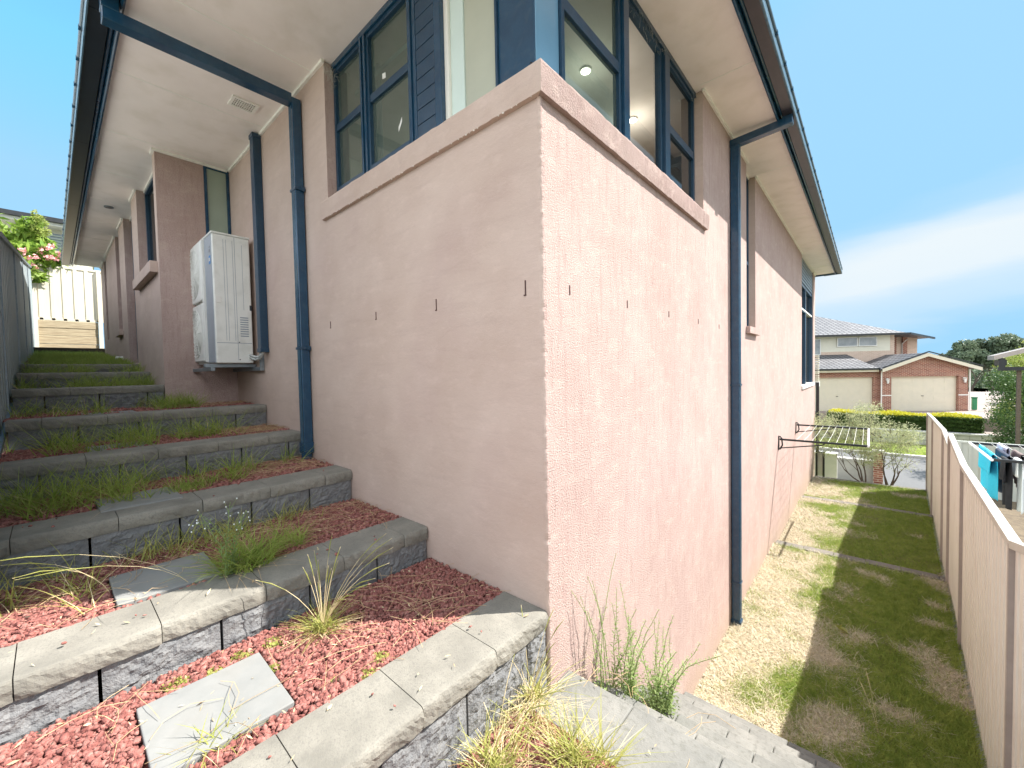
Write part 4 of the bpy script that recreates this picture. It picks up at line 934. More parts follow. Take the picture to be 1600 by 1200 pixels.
# ================================================================== GRASS, WEEDS, STRAW
def nzv(P, s, o=0): return np.array([mn.noise(Vector((p[0]*s+o, p[1]*s, .5))) for p in P])
def lawn_blades(x0, x1f, y0, y1, zf, n, seed):
    g = np.random.default_rng(seed); y = y0+(y1-y0)*g.random(n); x = x0+(x1f(y)-x0)*g.random(n); P = np.stack([x, y, np.array([zf]*n)], 1)
    a = nzv(P, 1.7, 3)+.5*nzv(P, 5, 9); gx = (x/1.9)
    green = (a*.95+gx*1.7-.52+g.normal(size=n)*.22) > 0
    bare = (nzv(P, 2.2, 20)+.35*nzv(P, 7, 31)) > .40
    Gp = P[green & ~(bare & (g.random(n) < .82))]; Dp = P[~green | bare]
    far = (y0 > 9)
    h = .045+.06*g.random(len(Gp))
    A = blades(Gp, h, .0055 if not far else .009, seed+1, .9, 2)
    Dp = Dp.copy(); Dp[:, 2] += .004+.02*g.random(len(Dp))
    Dp = Dp[g.random(len(Dp)) < .7]; B = blades(Dp, .05+.08*g.random(len(Dp)), .006 if not far else .008, seed+2, 4.0, 2, .1)
    V, F_, mi = cat([A, B]); o = build_np('lawn_grass', V, F_, [M['grass'], M['grass_dry']], mi=mi); tag(o, kind='stuff')
lawn_blades(.01, lambda y: xf_(y)-.03, 1.97, 3.6, -1.405, 60000, 1)
lawn_blades(.01, lambda y: xf_(y)-.03, 3.6, 6.36, -1.405, 80000, 2)
lawn_blades(.01, lambda y: xf_(y)-.03, 6.56, 10.0, -1.515, 55000, 3)
lawn_blades(.01, lambda y: xf_(y)-.03, 10.18, 12.75, -1.615, 30000, 4)
g = np.random.default_rng(5); n = 16000; P = np.stack([-.5+9*g.random(n), 12.95+3.2*g.random(n), np.zeros(n)], 1); P[:, 2] = -1.74-(P[:, 1]-12.95)*.27
tag(build_np('verge_grass', *blades(P, .05+.06*g.random(n), .012, 6, .5, 2), M['grass']), kind='stuff')
n = 16000; P = np.stack([-8+16*g.random(n), 25.5+3*g.random(n), np.full(n, -2.75)], 1)
tag(build_np('verge_grass', *blades(P, .06+.05*g.random(n), .02, 7, .5, 2), M['grass']), kind='stuff')

def tuft(c, r, n, h, seed, mtn='grass', lean=.8, wd=.005, jit=.3, name='grass_tuft', label=None, group=None, stuff=False, dry=.15, parts=None):
    g = np.random.default_rng(seed); a = g.random(n)*6.283; q = r*np.sqrt(g.random(n)); P = np.array(c)+np.stack([np.cos(a)*q, np.sin(a)*q, np.zeros(n)], 1)
    hh = h*(.45+.75*g.random(n)); nd = int(n*dry)
    A = blades(P[nd:], hh[nd:], wd, seed+1, lean, 4, .8); B = blades(P[:nd], hh[:nd]*.9, wd*.7, seed+2, lean*2.2, 4, .7)
    return A, B
def put_tuft(lists, name, mts, label=None, group=None, loc=(0, 0, 0), kind=None, cat_='grass'):
    A = [l[0] for l in lists]; B = [l[1] for l in lists]; V, F_, mi = cat(A+B); mi = (mi >= len(A)).astype(int)
    o = build_np(name, V, F_, mts, loc=loc, mi=mi)
    if kind: o['kind'] = kind
    else: tag(o, label, cat_, group)
    return o
def seed_stalks(mb, c, n, h, spread, seed, droop=.5, head=True, rad=.0011):
    g = random.Random(seed); hd = MB()
    for _ in range(n):
        th = g.uniform(0, 6.283) if not isinstance(spread, tuple) else g.uniform(*spread[1:]); sp = spread if not isinstance(spread, tuple) else spread[0]
        d = Vector((math.cos(th), math.sin(th), 0)); H = h*g.uniform(.7, 1.15); pts = []
        for i in range(7):
            t = i/6; pts.append(Vector(c)+d*(sp*H*(t*.5+droop*t*t))+Vector((0, 0, H*(t-.42*droop*t*t*t))))
        mb.tube(pts, [rad*1.2]*4+[rad]*3, 4, cap=False)
        if head: mb.tube([pts[4], pts[5], pts[6]], [.001, .0026, .0006], 5, 1, cap=False)
MG = [M['grass_lime'], M['straw']]; MGd = [M['grass'], M['straw_red']]
# the big golden tuft in front of the second wall
c = (-.752, -.79, .40); L1 = [tuft(c, .05, 240, .15, 100, lean=1.0, wd=.0055, dry=.3)]
t = put_tuft(L1, 'grass_tuft', MG, 'golden-green grass tuft with tall seed stalks in the red gravel below the second wall', loc=c)
mb = MB(); seed_stalks(mb, c, 13, .40, .75, 8, .55); seed_stalks(mb, c, 7, .42, .25, 9, .3); o = build('seed_stalk', mb, [M['straw'], M['grass_lime']], t)
# tall weed clump behind the second wall cap
c = (-1.30, -.93, .60); L2 = [tuft((-1.32, -.95, .60), .13, 420, .22, 110, lean=.9, wd=.006), tuft((-1.42, -.70, .60), .10, 200, .17, 111, lean=1.0, wd=.005), tuft((-1.34, -1.02, .60), .05, 60, .16, 112, lean=1.0, wd=.005)]
t = put_tuft(L2, 'grass_tuft', MGd, 'dense green grass clump behind the second wall, beside the shaded slab', loc=c)
mb = MB(); seed_stalks(mb, (-1.30, -1.18, .60), 2, .46, (1.2, 4.1, 4.9), 12, .8, rad=.0008); seed_stalks(mb, (-1.5, -1.45, .60), 3, .34, (.8, 4.0, 6.0), 13, .7, rad=.0008); build('seed_stalk', mb, [M['straw'], M['grass_lime']], t)
def herb(name, c, stems, label, seed, h=.4, leafs=26, lsize=.03, mts='weed', lean=.25, dirs=None, loc=None, fluff=0):
    g = random.Random(seed); mb = MB(); Vs = []; 
    for s in range(stems):
        th = g.uniform(0, 6.283) if dirs is None else g.uniform(*dirs); H = h*g.uniform(.65, 1.1); ln = lean*g.uniform(.3, 1.4)
        b = Vector(c)+Vector((g.gauss(0, .03), g.gauss(0, .03), 0)); pts = []
        for i in range(9):
            t = i/8; pts.append(b+Vector((math.cos(th)*ln*H*t*t+g.gauss(0, .004), math.sin(th)*ln*H*t*t+g.gauss(0, .004), H*t)))
        mb.tube(pts, [.0028*(1-.6*i/8) for i in range(9)], 5, 0, cap=False)
        for i in range(leafs):
            t = (i+g.random())/leafs; k = min(7, int(t*8)); p = pts[k].lerp(pts[k+1], t*8-k); a = i*2.4+g.random(); l = lsize*(1.15-.75*t)*g.uniform(.7, 1.2)
            d = Vector((math.cos(a), math.sin(a), g.uniform(.1, .7))).normalized(); sd_ = d.cross(Vector((0, 0, 1))).normalized()*l*.15
            mb.quad(p, p+d*l*.5+sd_, p+d*l, p+d*l*.5-sd_, 1)
        for i in range(fluff):
            p = pts[-1]+Vector((g.gauss(0, .022), g.gauss(0, .022), g.gauss(-.02, .022))); mb.tube([pts[-2], p], .0008, 3, 0, cap=False); mb.disc(p, .003, 'z', .005, 6, 2)
    return mb
mb = herb('weed', (-1.24, -1.03, .60), 5, '', 21, .34, 44, .040, fluff=5); tag(build('flowering_weed', mb, [M['weed'], M['weed'], M['white_cloth']], loc=(-1.24, -1.03, .60)), 'slender leafy weed stems topped with tiny pale buds behind the second wall', 'weed')
# weeds at the foot of the side wall, on the steps
mb = herb('weed', (.15, .52, -.30), 10, '', 22, .62, 70, .038, lean=.25); mb2 = herb('w', (.28, .72, -.42), 12, '', 23, .55, 70, .038, lean=.5)
mb3 = herb('w', (.10, .36, -.18), 6, '', 24, .66, 40, .026, lean=.3)
for q, nm, lb in ((mb, 'tall_weed', 'tallest wispy green weed growing between the wall and the steps'), (mb2, 'tall_weed', 'spreading feathery weed leaning right over the grey steps'), (mb3, 'tall_weed', 'thin bare-stemmed weed standing closest to the house corner')):
    tag(build(nm, q, [M['weed'], M['weed']], loc=q.v[0]), lb, 'weed', 'weeds beside the grey steps')
V, F_ = leaves([(.17, .50, -.20, .10), (.28, .70, -.33, .12), (.22, .60, -.28, .12)], 1500, 1, .018, .35, 30)
tag(build_np('weed_foliage', V, F_, M['weed']), kind='stuff')
# straw clump at the base of the first wall
L3 = [tuft((.04, -.33, .08), .10, 190, .24, 120, lean=1.2, wd=.0045, dry=.85), tuft((.10, -.50, .08), .10, 150, .18, 121, lean=1.4, wd=.0045, dry=.8), tuft((.05, -.18, .10), .05, 130, .22, 122, lean=.9, wd=.005, dry=.6)]
t = put_tuft(L3, 'dry_grass_tuft', MG, 'straw-coloured dry grass clump at the foot of the first wall', loc=(.05, -.35, .08))
mb = MB(); seed_stalks(mb, (.03, -.20, .1), 7, .42, .45, 31, .4); seed_stalks(mb, (.06, -.45, .1), 6, .34, .8, 32, .6); build('seed_stalk', mb, [M['straw'], M['grass_lime']], t)
L4 = [tuft((.34, -.33, .08), .07, 190, .20, 130, lean=.7, wd=.006, dry=.25), tuft((.42, -.24, .06), .05, 90, .20, 131, lean=.9, wd=.006, dry=.2), tuft((.14, -.55, .08), .06, 130, .2, 132, lean=.7, wd=.006, dry=.3)]
put_tuft(L4, 'grass_tuft', MG, 'fresh green grass tuft at the edge of the grey steps, bottom centre', loc=(.34, -.33, .08))
L5 = [tuft((-.42, -1.30, .40), .05, 50, .12, 140, lean=1.2, wd=.005, dry=.3)]
put_tuft(L5, 'grass_tuft', MG, 'small yellow-green tuft beside the near corner of the large slab', loc=(-.42, -1.3, .4))
# creeping clover along the near slab
V, F_ = leaves([(-.84, -1.10, .405, .045), (-.83, -.98, .405, .05), (-.82, -1.2, .405, .04), (-.66, -1.03, .40, .035), (-.86, -1.32, .405, .05), (-.36, -.72, .405, .045), (-.32, -.80, .405, .04), (-.40, -.9, .40, .03), (-.34, -.62, .40, .02)], 2600, 1, .013, .8, 33, zs=.35)
tag(build_np('clover', V, F_, M['grass_lime']), kind='stuff')
# ragged grass in the upper beds
Ls = []; r = random.Random(4)
def band(x0, x1, y0, y1, z, n, h, seed, dry=.2):
    g = np.random.default_rng(seed); P = np.stack([x0+(x1-x0)*g.random(n), y0+(y1-y0)*g.random(n), np.full(n, z)], 1)
    k = nzv(P, 5.3, seed) > .02; P = P[k]; n = len(P); nd = int(n*dry)
    hh = h*(.4+.8*g.random(n)); return blades(P[nd:], hh[nd:], .006, seed, .8, 3), blades(P[:nd], hh[:nd], .004, seed+1, 2.0, 3)
put_tuft([band(-1.95, -1.32, -1.95, -1.49, .60, 520, .22, 200), band(-1.95, -1.72, -1.4, -.35, .60, 420, .22, 201), band(-1.9, -1.75, -.9, -.6, .6, 200, .18, 202)], 'bed_grass', MG, kind='stuff')
put_tuft([band(-2.9, -2.3, -1.86, -1.15, .83, 1300, .30, 210), band(-2.9, -2.62, -1.2, -.15, .83, 600, .26, 211), band(-2.62, -2.35, -.75, -.45, .83, 420, .28, 212), band(-2.6, -2.3, -1.1, -.8, .83, 500, .12, 213)], 'bed_grass', MGd, kind='stuff')
put_tuft([band(-3.88, -3.25, -1.86, -1.0, 1.06, 1050, .28, 220), band(-3.8, -3.3, -.9, -.35, 1.06, 850, .28, 221)], 'bed_grass', MGd, kind='stuff')
put_tuft([band(-4.95, -4.25, -1.84, -.5, 1.29, 1500, .24, 230, .4), band(-4.9, -4.3, -.9, -.55, 1.29, 1000, .2, 231)], 'bed_grass', MGd, kind='stuff')
put_tuft([band(-5.93, -5.25, -1.82, -.75, 1.52, 2400, .22, 240), band(-6.88, -6.2, -1.82, -.75, 1.69, 2000, .22, 241)], 'bed_grass', MGd, kind='stuff')
g = np.random.default_rng(8); n = 13000; P = np.stack([-7.2-6.9*g.random(n), -1.8+1.05*g.random(n), np.zeros(n)], 1); P[:, 2] = 1.81+(-7.2-P[:, 0])*.07
tag(build_np('passage_grass', *blades(P, .06+.09*g.random(n), .008, 9, .6, 2), M['grass']), kind='stuff')
# fallen straws
def straws(boxes, seed, mtn, kind_name):
    g = random.Random(seed); mb = MB()
    for (x0, x1, y0, y1, z, n, ln) in boxes:
        for _ in range(n):
            p = Vector((g.uniform(x0, x1), g.uniform(y0, y1), z+g.uniform(.004, .022))); a = g.uniform(0, 6.283); l = ln*g.uniform(.4, 1.2); b = g.gauss(0, .5)
            pts = [p+Vector((math.cos(a+b*t)*l*t, math.sin(a+b*t)*l*t, .02*math.sin(3*t)*g.random())) for t in (0, .33, .66, 1)]
            mb.tube(pts, .0010, 3, cap=False)
    tag(build(kind_name, mb, M[mtn]), kind='stuff')
straws([(-.93, -.3, -.75, -.05, .415, 60, .28), (-.93, -.3, -1.9, -.75, .415, 30, .2), (-1.93, -1.3, -.8, -.03, .612, 110, .25), (-2.88, -2.3, -.6, -.03, .84, 150, .22), (-3.8, -3.25, -.45, -.03, 1.07, 190, .25), (-4.85, -4.25, -.8, -.03, 1.30, 120, .2),
        (.02, .6, -.9, -.25, .095, 160, .2), (.02, .7, .0, .5, .01, 12, .2), (-1.93, -1.3, -1.9, -.8, .612, 60, .2)], 3, 'straw_red', 'fallen_straw')
straws([(.03, 1.0, 2.0, 3.5, -1.39, 500, .13), (.03, 1.2, 3.5, 6.3, -1.385, 600, .14), (.05, .8, 1.9, 2.1, -1.38, 60, .2)], 5, 'straw', 'fallen_straw')
# leaf litter and bark crumbs on the beds
g = random.Random(91); mb = MB()
for (x0, x1, y0, y1, z, n) in ((-.95, -.3, -1.9, -.02, .414, 330), (-1.94, -1.28, -1.9, -.02, .612, 330), (.02, .9, -1.2, -.25, .10, 260), (-2.9, -2.3, -1.8, -.02, .84, 200), (-.28, -.02, -1.6, -.05, .417, 26), (-1.24, -1.0, -1.8, -.05, .614, 30), (.02, 1.6, -.2, .44, .033, 60)):
    for _ in range(int(n*.6)):
        p = Vector((g.uniform(x0, x1), g.uniform(y0, y1), z+g.uniform(.002, .014))); a = g.uniform(0, 6.283); l = g.uniform(.004, .016); d = Vector((math.cos(a), math.sin(a), g.gauss(0, .25)))*l; q = Vector((-math.sin(a), math.cos(a), g.gauss(0, .3)))*l*g.uniform(.15, .4)
        mb.quad(p-d, p-q, p+d, p+q, g.choice((0, 0, 1, 2)))
tag(build('leaf_litter', mb, [M['straw'], M['straw_red'], M['timber_dark']]), kind='stuff')
mb = MB(); seed_stalks(mb, (1.27, 2.75, -1.4), 2, .42, (.9, 1.6, 2.2), 44, .35); tag(build('grass_stalk', mb, [M['straw'], M['straw']], loc=(1.27, 2.75, -1.4)), 'lone pale seed stalk rising from the shaded lawn at the lower right', 'grass stalk')
V, F_ = leaves([(1.0, 4.15, -1.36, .05)], 14, 1, .10, .3, 51, flat=.6); tag(build_np('broadleaf_weed', V, F_, M['grass_lime'], loc=(1.0, 4.15, -1.36)), 'small broad-leaved rosette weed at the sun and shade line of the lawn', 'weed')

# ================================================================== SHRUBS BY THE STREET
def shrub(c, stems, label, seed, h, blobs, n):
    random.seed(seed); t = thing('bottlebrush_shrub', label, 'shrub', c, 'grey-green shrubs at the end of the lawn')
    mb = MB(); ends = []
    for d in stems: branchy(mb, (c[0]+d[0]*.05, c[1]+d[1]*.05, c[2]-.05), (d[0], d[1], 1.0), h, .024, 3, .6, .05, ends)
    for b in blobs:
        e_ = min(ends, key=lambda q: (q-Vector(b[:3])).length); p = Vector(b[:3]); mb.tube([e_, (e_+p)/2+Vector((0, 0, .04)), p], [.007, .005, .002], 4)
    build('stem', mb, M['bark'], t, smooth=True)
    V, F_ = leaves(blobs, int(n*.75), 1.75, .062, .2, seed, zs=.85, flat=.0)
    build_np('foliage', V, F_, M['leaf_grey'], t)
    return t
def rb_(x0, x1, z0, z1, n, r0, r1, seed):
    g = random.Random(seed); return [(g.uniform(x0, x1), g.uniform(12.85, 13.7), g.uniform(z0, z1), g.uniform(r0, r1)) for _ in range(n)]
shrub((1.13, 13.0, -1.66), [(-.75, .2), (-.5, -.1), (-.3, .2), (.05, .1)], 'left-hand airy grey-green shrub with leaning bare stems behind the far edging row', 5, .55, rb_(.02, 1.2, -.90, .05, 42, .13, .22, 1)+rb_(.75, 1.35, -.1, .62, 14, .08, .15, 2)+rb_(.35, .6, .0, .3, 4, .07, .1, 3), 12000)
shrub((1.62, 12.98, -1.66), [(-.3, .1), (-.1, -.1), (.15, .2), (.35, 0)], 'right-hand airy grey-green shrub standing nearest the cream fence end', 9, .55, rb_(1.02, 2.05, -1.05, -.15, 36, .13, .22, 4)+rb_(1.75, 2.2, -.55, -.28, 7, .09, .15, 5)+rb_(1.25, 1.7, -.25, .15, 7, .07, .12, 6), 10500)

# ================================================================== STREET SIDE
rw = thing('block_wall', 'long pale block retaining wall under the clipped hedge across the street', 'retaining wall', (2, 28.6, -2.8))
build('wall', MB().box(-9, 5.75, 28.55, 28.95, -3.2, -2.06), M['concrete'], rw); build('coping', MB().box(-9, 5.80, 28.50, 29.0, -2.06, -1.98), M['concrete'], rw)
jm = MB()
for z in (-2.26, -2.46, -2.66): jm.box(-9, 5.75, 28.544, 28.552, z-.006, z+.006)
for r_i, z in enumerate((-2.16, -2.36, -2.56)):
    for x in np.arange(-9+.2*(r_i % 2), 5.7, .4): jm.box(x-.005, x+.005, 28.5445, 28.552, z-.1, z+.1)
build('joint', jm, M['edging'], rw)
def hedge_box(name, label, x0, x1, y0, y1, z0, z1, n, s, mt_side, mt_top, seed):
    t = thing(name, label, 'hedge', ((x0+x1)/2, (y0+y1)/2, z0)); build('core', MB().box(x0+.1, x1-.1, y0+.1, y1-.1, z0, z1-.08), M['leaf_dark'], t)
    g = np.random.default_rng(seed); 
    def face(n, f):
        P = f(g.random(n), g.random(n), g.normal(size=n)*.035); a = g.normal(size=(n, 3)); a /= np.linalg.norm(a, axis=1)[:, None]; b = np.cross(a, g.normal(size=(n, 3))); b /= np.linalg.norm(b, axis=1)[:, None]; q = s*(.6+.8*g.random(n))[:, None]
        V = np.stack([P-a*q*.5, P+b*q*.32, P+a*q*.5, P-b*q*.32], 1).reshape(-1, 3); return V, np.arange(n*4).reshape(n, 4)
    bump_ = lambda u, v: .05*np.sin(u*17)+.04*np.sin(v*23+u*9)
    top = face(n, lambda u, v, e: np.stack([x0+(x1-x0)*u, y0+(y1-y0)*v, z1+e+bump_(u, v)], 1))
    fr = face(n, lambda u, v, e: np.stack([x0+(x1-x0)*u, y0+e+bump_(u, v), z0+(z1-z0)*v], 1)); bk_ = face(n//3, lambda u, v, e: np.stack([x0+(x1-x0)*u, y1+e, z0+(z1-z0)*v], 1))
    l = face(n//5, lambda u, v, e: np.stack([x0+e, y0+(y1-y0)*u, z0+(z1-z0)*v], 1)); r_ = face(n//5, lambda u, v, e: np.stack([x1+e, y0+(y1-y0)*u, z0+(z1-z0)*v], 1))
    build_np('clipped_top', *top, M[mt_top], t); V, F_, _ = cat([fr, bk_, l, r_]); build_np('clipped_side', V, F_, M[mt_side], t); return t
hedge_box('clipped_hedge', 'low clipped hedge with a top coloured sunlit yellow-green in front of the brick garages', -.6, 5.5, 29.1, 30.5, -2.0, -1.22, 12000, .075, 'leaf_hedge', 'leaf_hedge_sunlit', 3)

# ---- brick house with garages (local frame: x along the facade, y away from the street)
fh = thing('brick_house', 'two-storey brick house with twin cream garage doors and grey tiled roofs', 'house', (2.30, 33.49, -1.42), rz=math.atan2(.52527, .85093))
def lb(name, mb, mt, parent=fh, **k): return build(name, mb, mt, parent, local=True, **k)
H0 = .0
wl = MB(); wl.box(-.55, -.02, 0, .3, 0, 2.75); wl.box(3.62, 4.12, 0, .3, 0, 2.75); wl.box(-.02, 3.62, 0, .3, 2.19, 2.75)
wl.add([(-.55, 0, 2.75), (4.12, 0, 2.75), (1.72, 0, 3.62), (-.55, .3, 2.75), (4.12, .3, 2.75), (1.72, .3, 3.62)], [(0, 1, 2), (5, 4, 3), (0, 2, 5, 3), (2, 1, 4, 5), (1, 0, 3, 4)])
wl.box(-.85, -.55, .25, .5, 0, 2.7); wl.box(-7.5, -.85, .25, .5, 2.19, 2.7); wl.box(-7.5, -4.9, .25, .5, 0, 2.19)
lb('wall', wl, M['brick_far'])
lb('wall', MB().box(3.95, 4.115, .3, 6.5, 0, 2.72), M['brick_pale'])
for (a, b, y) in ((-.02, 3.62, .18), (-4.9, -.85, .40)):
    d = MB(); d.box(a, b, y, y+.05, 0, 2.19)
    gd = lb('garage_door', d, M['door_cream']); q = MB()
    for k in range(1, 4): q.box(a+.02, b-.02, y-.010, y-.002, k*.547-.008, k*.547+.008)
    nx = 6
    for r_i in range(4):
        for i in range(nx):
            xx = a+.08+(b-a-.16)*(i/nx); w_ = (b-a-.16)/nx-.08; zz = r_i*.547+.1
            q.box(xx+.04, xx+.04+w_, y-.006, y-.001, zz, zz+.34)
    lb('door_panel', q, M['door_cream'], gd); lb('handle', MB().box((a+b)/2-.06, (a+b)/2+.06, y-.04, y-.01, .95, .98), M['black_metal'], gd)
for (a, b) in ((-.55, -.02), (3.62, 4.12)): lb('string_course', MB().box(a-.01, b+.01, -.012, -.001, .98, 1.05), M['white'])
for x in (-.28, 3.88):
    q = MB(); q.box(x-.05, x+.05, -.05, -.001, 1.95, 2.1); q.tube([(x, -.10, 1.78), (x, -.10, 2.02)], [.05, .08], 8); q.disc((x, -.1, 2.06), .09, 'z', .04, 8); lb('wall_lamp', q, M['white'])
# gable roof over the right garage, skirt roof over the left one
rf = MB()
rf.add([(-.75, -.35, 2.62), (1.72, -.35, 3.56), (1.72, 4.2, 3.56), (-.75, 4.2, 2.62), (-.75, -.35, 2.72), (1.72, -.35, 3.66), (1.72, 4.2, 3.66), (-.75, 4.2, 2.72)], [(0, 1, 2, 3), (7, 6, 5, 4), (0, 4, 5, 1), (3, 2, 6, 7), (0, 3, 7, 4)])
rf.add([(4.55, -.35, 2.62), (1.72, -.35, 3.56), (1.72, 7, 3.56), (4.55, 7, 2.62), (4.55, -.35, 2.72), (1.72, -.35, 3.66), (1.72, 7, 3.66), (4.55, 7, 2.72)], [(3, 2, 1, 0), (4, 5, 6, 7), (1, 5, 4, 0), (7, 6, 2, 3), (4, 7, 3, 0)])
rf.add([(-8, -.05, 2.66), (-.74, -.05, 2.66), (-.74, 3.4, 3.75), (-8, 3.4, 3.75), (-8, -.05, 2.74), (-.74, -.05, 2.74), (-.74, 3.4, 3.83), (-8, 3.4, 3.83)], [(3, 2, 1, 0), (4, 5, 6, 7), (0, 1, 5, 4), (1, 2, 6, 5), (2, 3, 7, 6)])
def tile_mat():
    m_, N_, L_, P = new_mat('concrete_roof_tile'); P.inputs['Roughness'].default_value = .55
    tc_ = N_.new('ShaderNodeTexCoord'); mp = N_.new('ShaderNodeMapping'); L_.new(tc_.outputs['Object'], mp.inputs[0])
    b = N_.new('ShaderNodeTexBrick'); b.inputs['Scale'].default_value = 1; b.inputs['Brick Width'].default_value = .30; b.inputs['Row Height'].default_value = .30; b.inputs['Mortar Size'].default_value = .05; b.offset = 0
    b.inputs['Color1'].default_value = (.15, .15, .16, 1); b.inputs['Color2'].default_value = (.22, .215, .22, 1); b.inputs['Mortar'].default_value = (.035, .035, .04, 1)
    L_.new(mp.outputs[0], b.inputs['Vector']); n = N_.new('ShaderNodeTexNoise'); n.inputs['Scale'].default_value = 1.2; n.inputs['Detail'].default_value = 5; L_.new(tc_.outputs['Object'], n.inputs['Vector'])
    x = N_.new('ShaderNodeMix'); x.data_type = 'RGBA'; x.blend_type = 'MULTIPLY'; x.inputs['Factor'].default_value = .35; L_.new(b.outputs[0], x.inputs[6]); L_.new(n.outputs[0], x.inputs[7]); L_.new(x.outputs[2], P.inputs['Base Color'])
    bp = N_.new('ShaderNodeBump'); bp.inputs['Strength'].default_value = .6; bp.inputs['Distance'].default_value = .03; L_.new(b.outputs['Fac'], bp.inputs['Height']); bp.invert = True; L_.new(bp.outputs[0], P.inputs['Normal'])
    return m_
M['far_tile'] = tile_mat()
lr = lb('roof', rf, M['far_tile'])
bb = MB()
bb.sweep([(0, -.16), (.03, -.16), (.03, .04), (0, .04)], (-.75, -.38, 2.66), (1.72, -.38, 3.60), (0, 1, 0), (0, 0, 1)); bb.sweep([(0, -.16), (.03, -.16), (.03, .04), (0, .04)], (4.55, -.38, 2.66), (1.72, -.379, 3.60), (0, 1, 0), (0, 0, 1))
bb.box(-8, -.78, -.10, -.055, 2.54, 2.66); lb('barge_board', bb, M['door_cream'])
bb = MB(); bb.sweep([(0, 0), (.06, 0), (.06, .06), (0, .06)], (-.75, -.42, 2.76), (1.72, -.42, 3.70), (0, 1, 0), (0, 0, 1)); bb.sweep([(0, 0), (.06, 0), (.06, .06), (0, .06)], (4.58, -.42, 2.76), (1.72, -.419, 3.70), (0, 1, 0), (0, 0, 1)); bb.box(-8, -.75, -.2, -.1, 2.66, 2.78); bb.box(4.55, 4.66, -.3, 7, 2.6, 2.72)
lb('gutter', bb, M['black_metal'])
# upper storey
us = MB(); us.box(-8, 2.0, 3.2, 9, 3.2, 5.12); lb('upper_wall', us, M['cream_wall'])
us = MB(); us.box(2.0, 2.25, 3.19, 9.5, 2.9, 5.12); us.box(2.25, 5.2, 5.4, 9.5, 2.9, 5.0); us.box(-8, 2.0, 3.15, 3.198, 3.2, 3.95); lb('upper_wall', us, M['brick_pale'])
for (a, b, z0_, z1_) in ((-1.35, -.05, 4.30, 4.95), (.0, 1.15, 4.30, 4.95), (-3.6, -2.4, 3.75, 4.9)):
    fr = MB(); fr.box(a, b, 3.12, 3.147, z0_, z0_+.05); fr.box(a, b, 3.12, 3.147, z1_-.05, z1_); fr.box(a, a+.05, 3.121, 3.1475, z0_+.05, z1_-.05); fr.box(b-.05, b, 3.121, 3.1475, z0_+.05, z1_-.05)
    wnd = lb('window', fr, M['white']); lb('pane', MB().quad((a+.05, 3.135, z0_+.05), (b-.05, 3.135, z0_+.05), (b-.05, 3.135, z1_-.05), (a+.05, 3.135, z1_-.05)), M['far_win'], wnd)
for x in (2.8, 3.5, 4.2): lb('pier', MB().box(x, x+.3, 5.3, 5.398, 2.9, 5.0), M['brick_far'])
ur = MB(); ur.add([(-9, 2.6, 5.10), (2.7, 2.6, 5.10), (5.9, 5.0, 4.85), (5.9, 12, 4.85), (-9, 12, 5.1), (-1.2, 7.2, 7.1), (-4.5, 7.2, 7.1)], [(0, 1, 5, 6), (1, 2, 5), (2, 3, 5), (3, 4, 6, 5), (4, 0, 6), (4, 3, 2, 1, 0)])
lb('roof', ur, M['far_tile'])
ub = MB(); ub.box(-9, 2.72, 2.50, 2.595, 5.0, 5.13); ub.sweep([(0, 0), (.1, 0), (.1, .13), (0, .13)], (2.7, 2.55, 5.0), (5.9, 4.95, 4.75), (.6, -.8, 0), (0, 0, 1)); lb('gutter', ub, M['black_metal'])
ub = MB(); ub.box(-9, 2.7, 2.62, 3.19, 5.04, 5.09); ub.tube([(4.2, 4.9, 4.78), (4.2, 5.35, 4.5), (4.2, 5.35, 2.9)], .04, 6); lb('eave_lining', ub, M['white'])
an = MB(); an.tube([(-1.6, 7.0, 6.9), (-1.6, 7.0, 7.75)], .02, 5); an.tube([(-2.3, 7.0, 7.7), (-.9, 7.0, 7.7)], .012, 4)
for x in (-2.2, -1.9, -1.5, -1.2, -1.0): an.tube([(x, 6.75, 7.7), (x, 7.25, 7.7)], .01, 4)
lb('aerial', an, M['galv'])
dpf = MB(); dpf.tube([(4.16, -.05, 0), (4.16, -.05, 2.6)], .04, 6); dpf.tube([(-.6, -.05, 0), (-.6, -.05, 2.6)], .035, 6); lb('downpipe', dpf, M['white'])
lb('meter_box', MB().box(4.12, 4.22, .9, 1.4, 1.0, 1.6), M['door_cream'])
# pool-type side gate, bin, pot
gt = thing('picket_gate', 'cream metal picket gate beside the right brick garage', 'gate', (6.6, 36.1, -1.42), rz=.55)
q = MB()
for k in range(9): q.tube([(k*.14, 0, 0), (k*.14, 0, 1.25)], .014, 5)
lb('pickets', q, M['white'], gt); q = MB(); q.box(0, 1.15, -.02, .02, .1, .14); q.box(0, 1.15, -.02, .02, 1.1, 1.14); lb('rail', q, M['white'], gt)
bn = thing('wheelie_bin', 'green bin standing at the side of the brick garage', 'bin', (6.15, 36.3, -1.42)); q = MB(); q.prism([(-.11, -.15), (.11, -.15), (.11, .15), (-.11, .15)], .05, .78); lb('body', q, mat('bin_green', (.03, .22, .10), rough=.5), bn, bevel=.03); lb('lid', MB().box(-.13, .13, -.18, .17, .78, .85), mat('bin_lid', (.02, .12, .06), rough=.5), bn, bevel=.02)
V, F_ = leaves([(1.78, 33.0, -1.28, .16)], 250, 1, .08, .4, 61); tag(build_np('potted_plant', V, F_, M['leaf_dark'], loc=(1.78, 33, -1.4)), 'small dark plant against the brick pillar between the garages', 'plant')

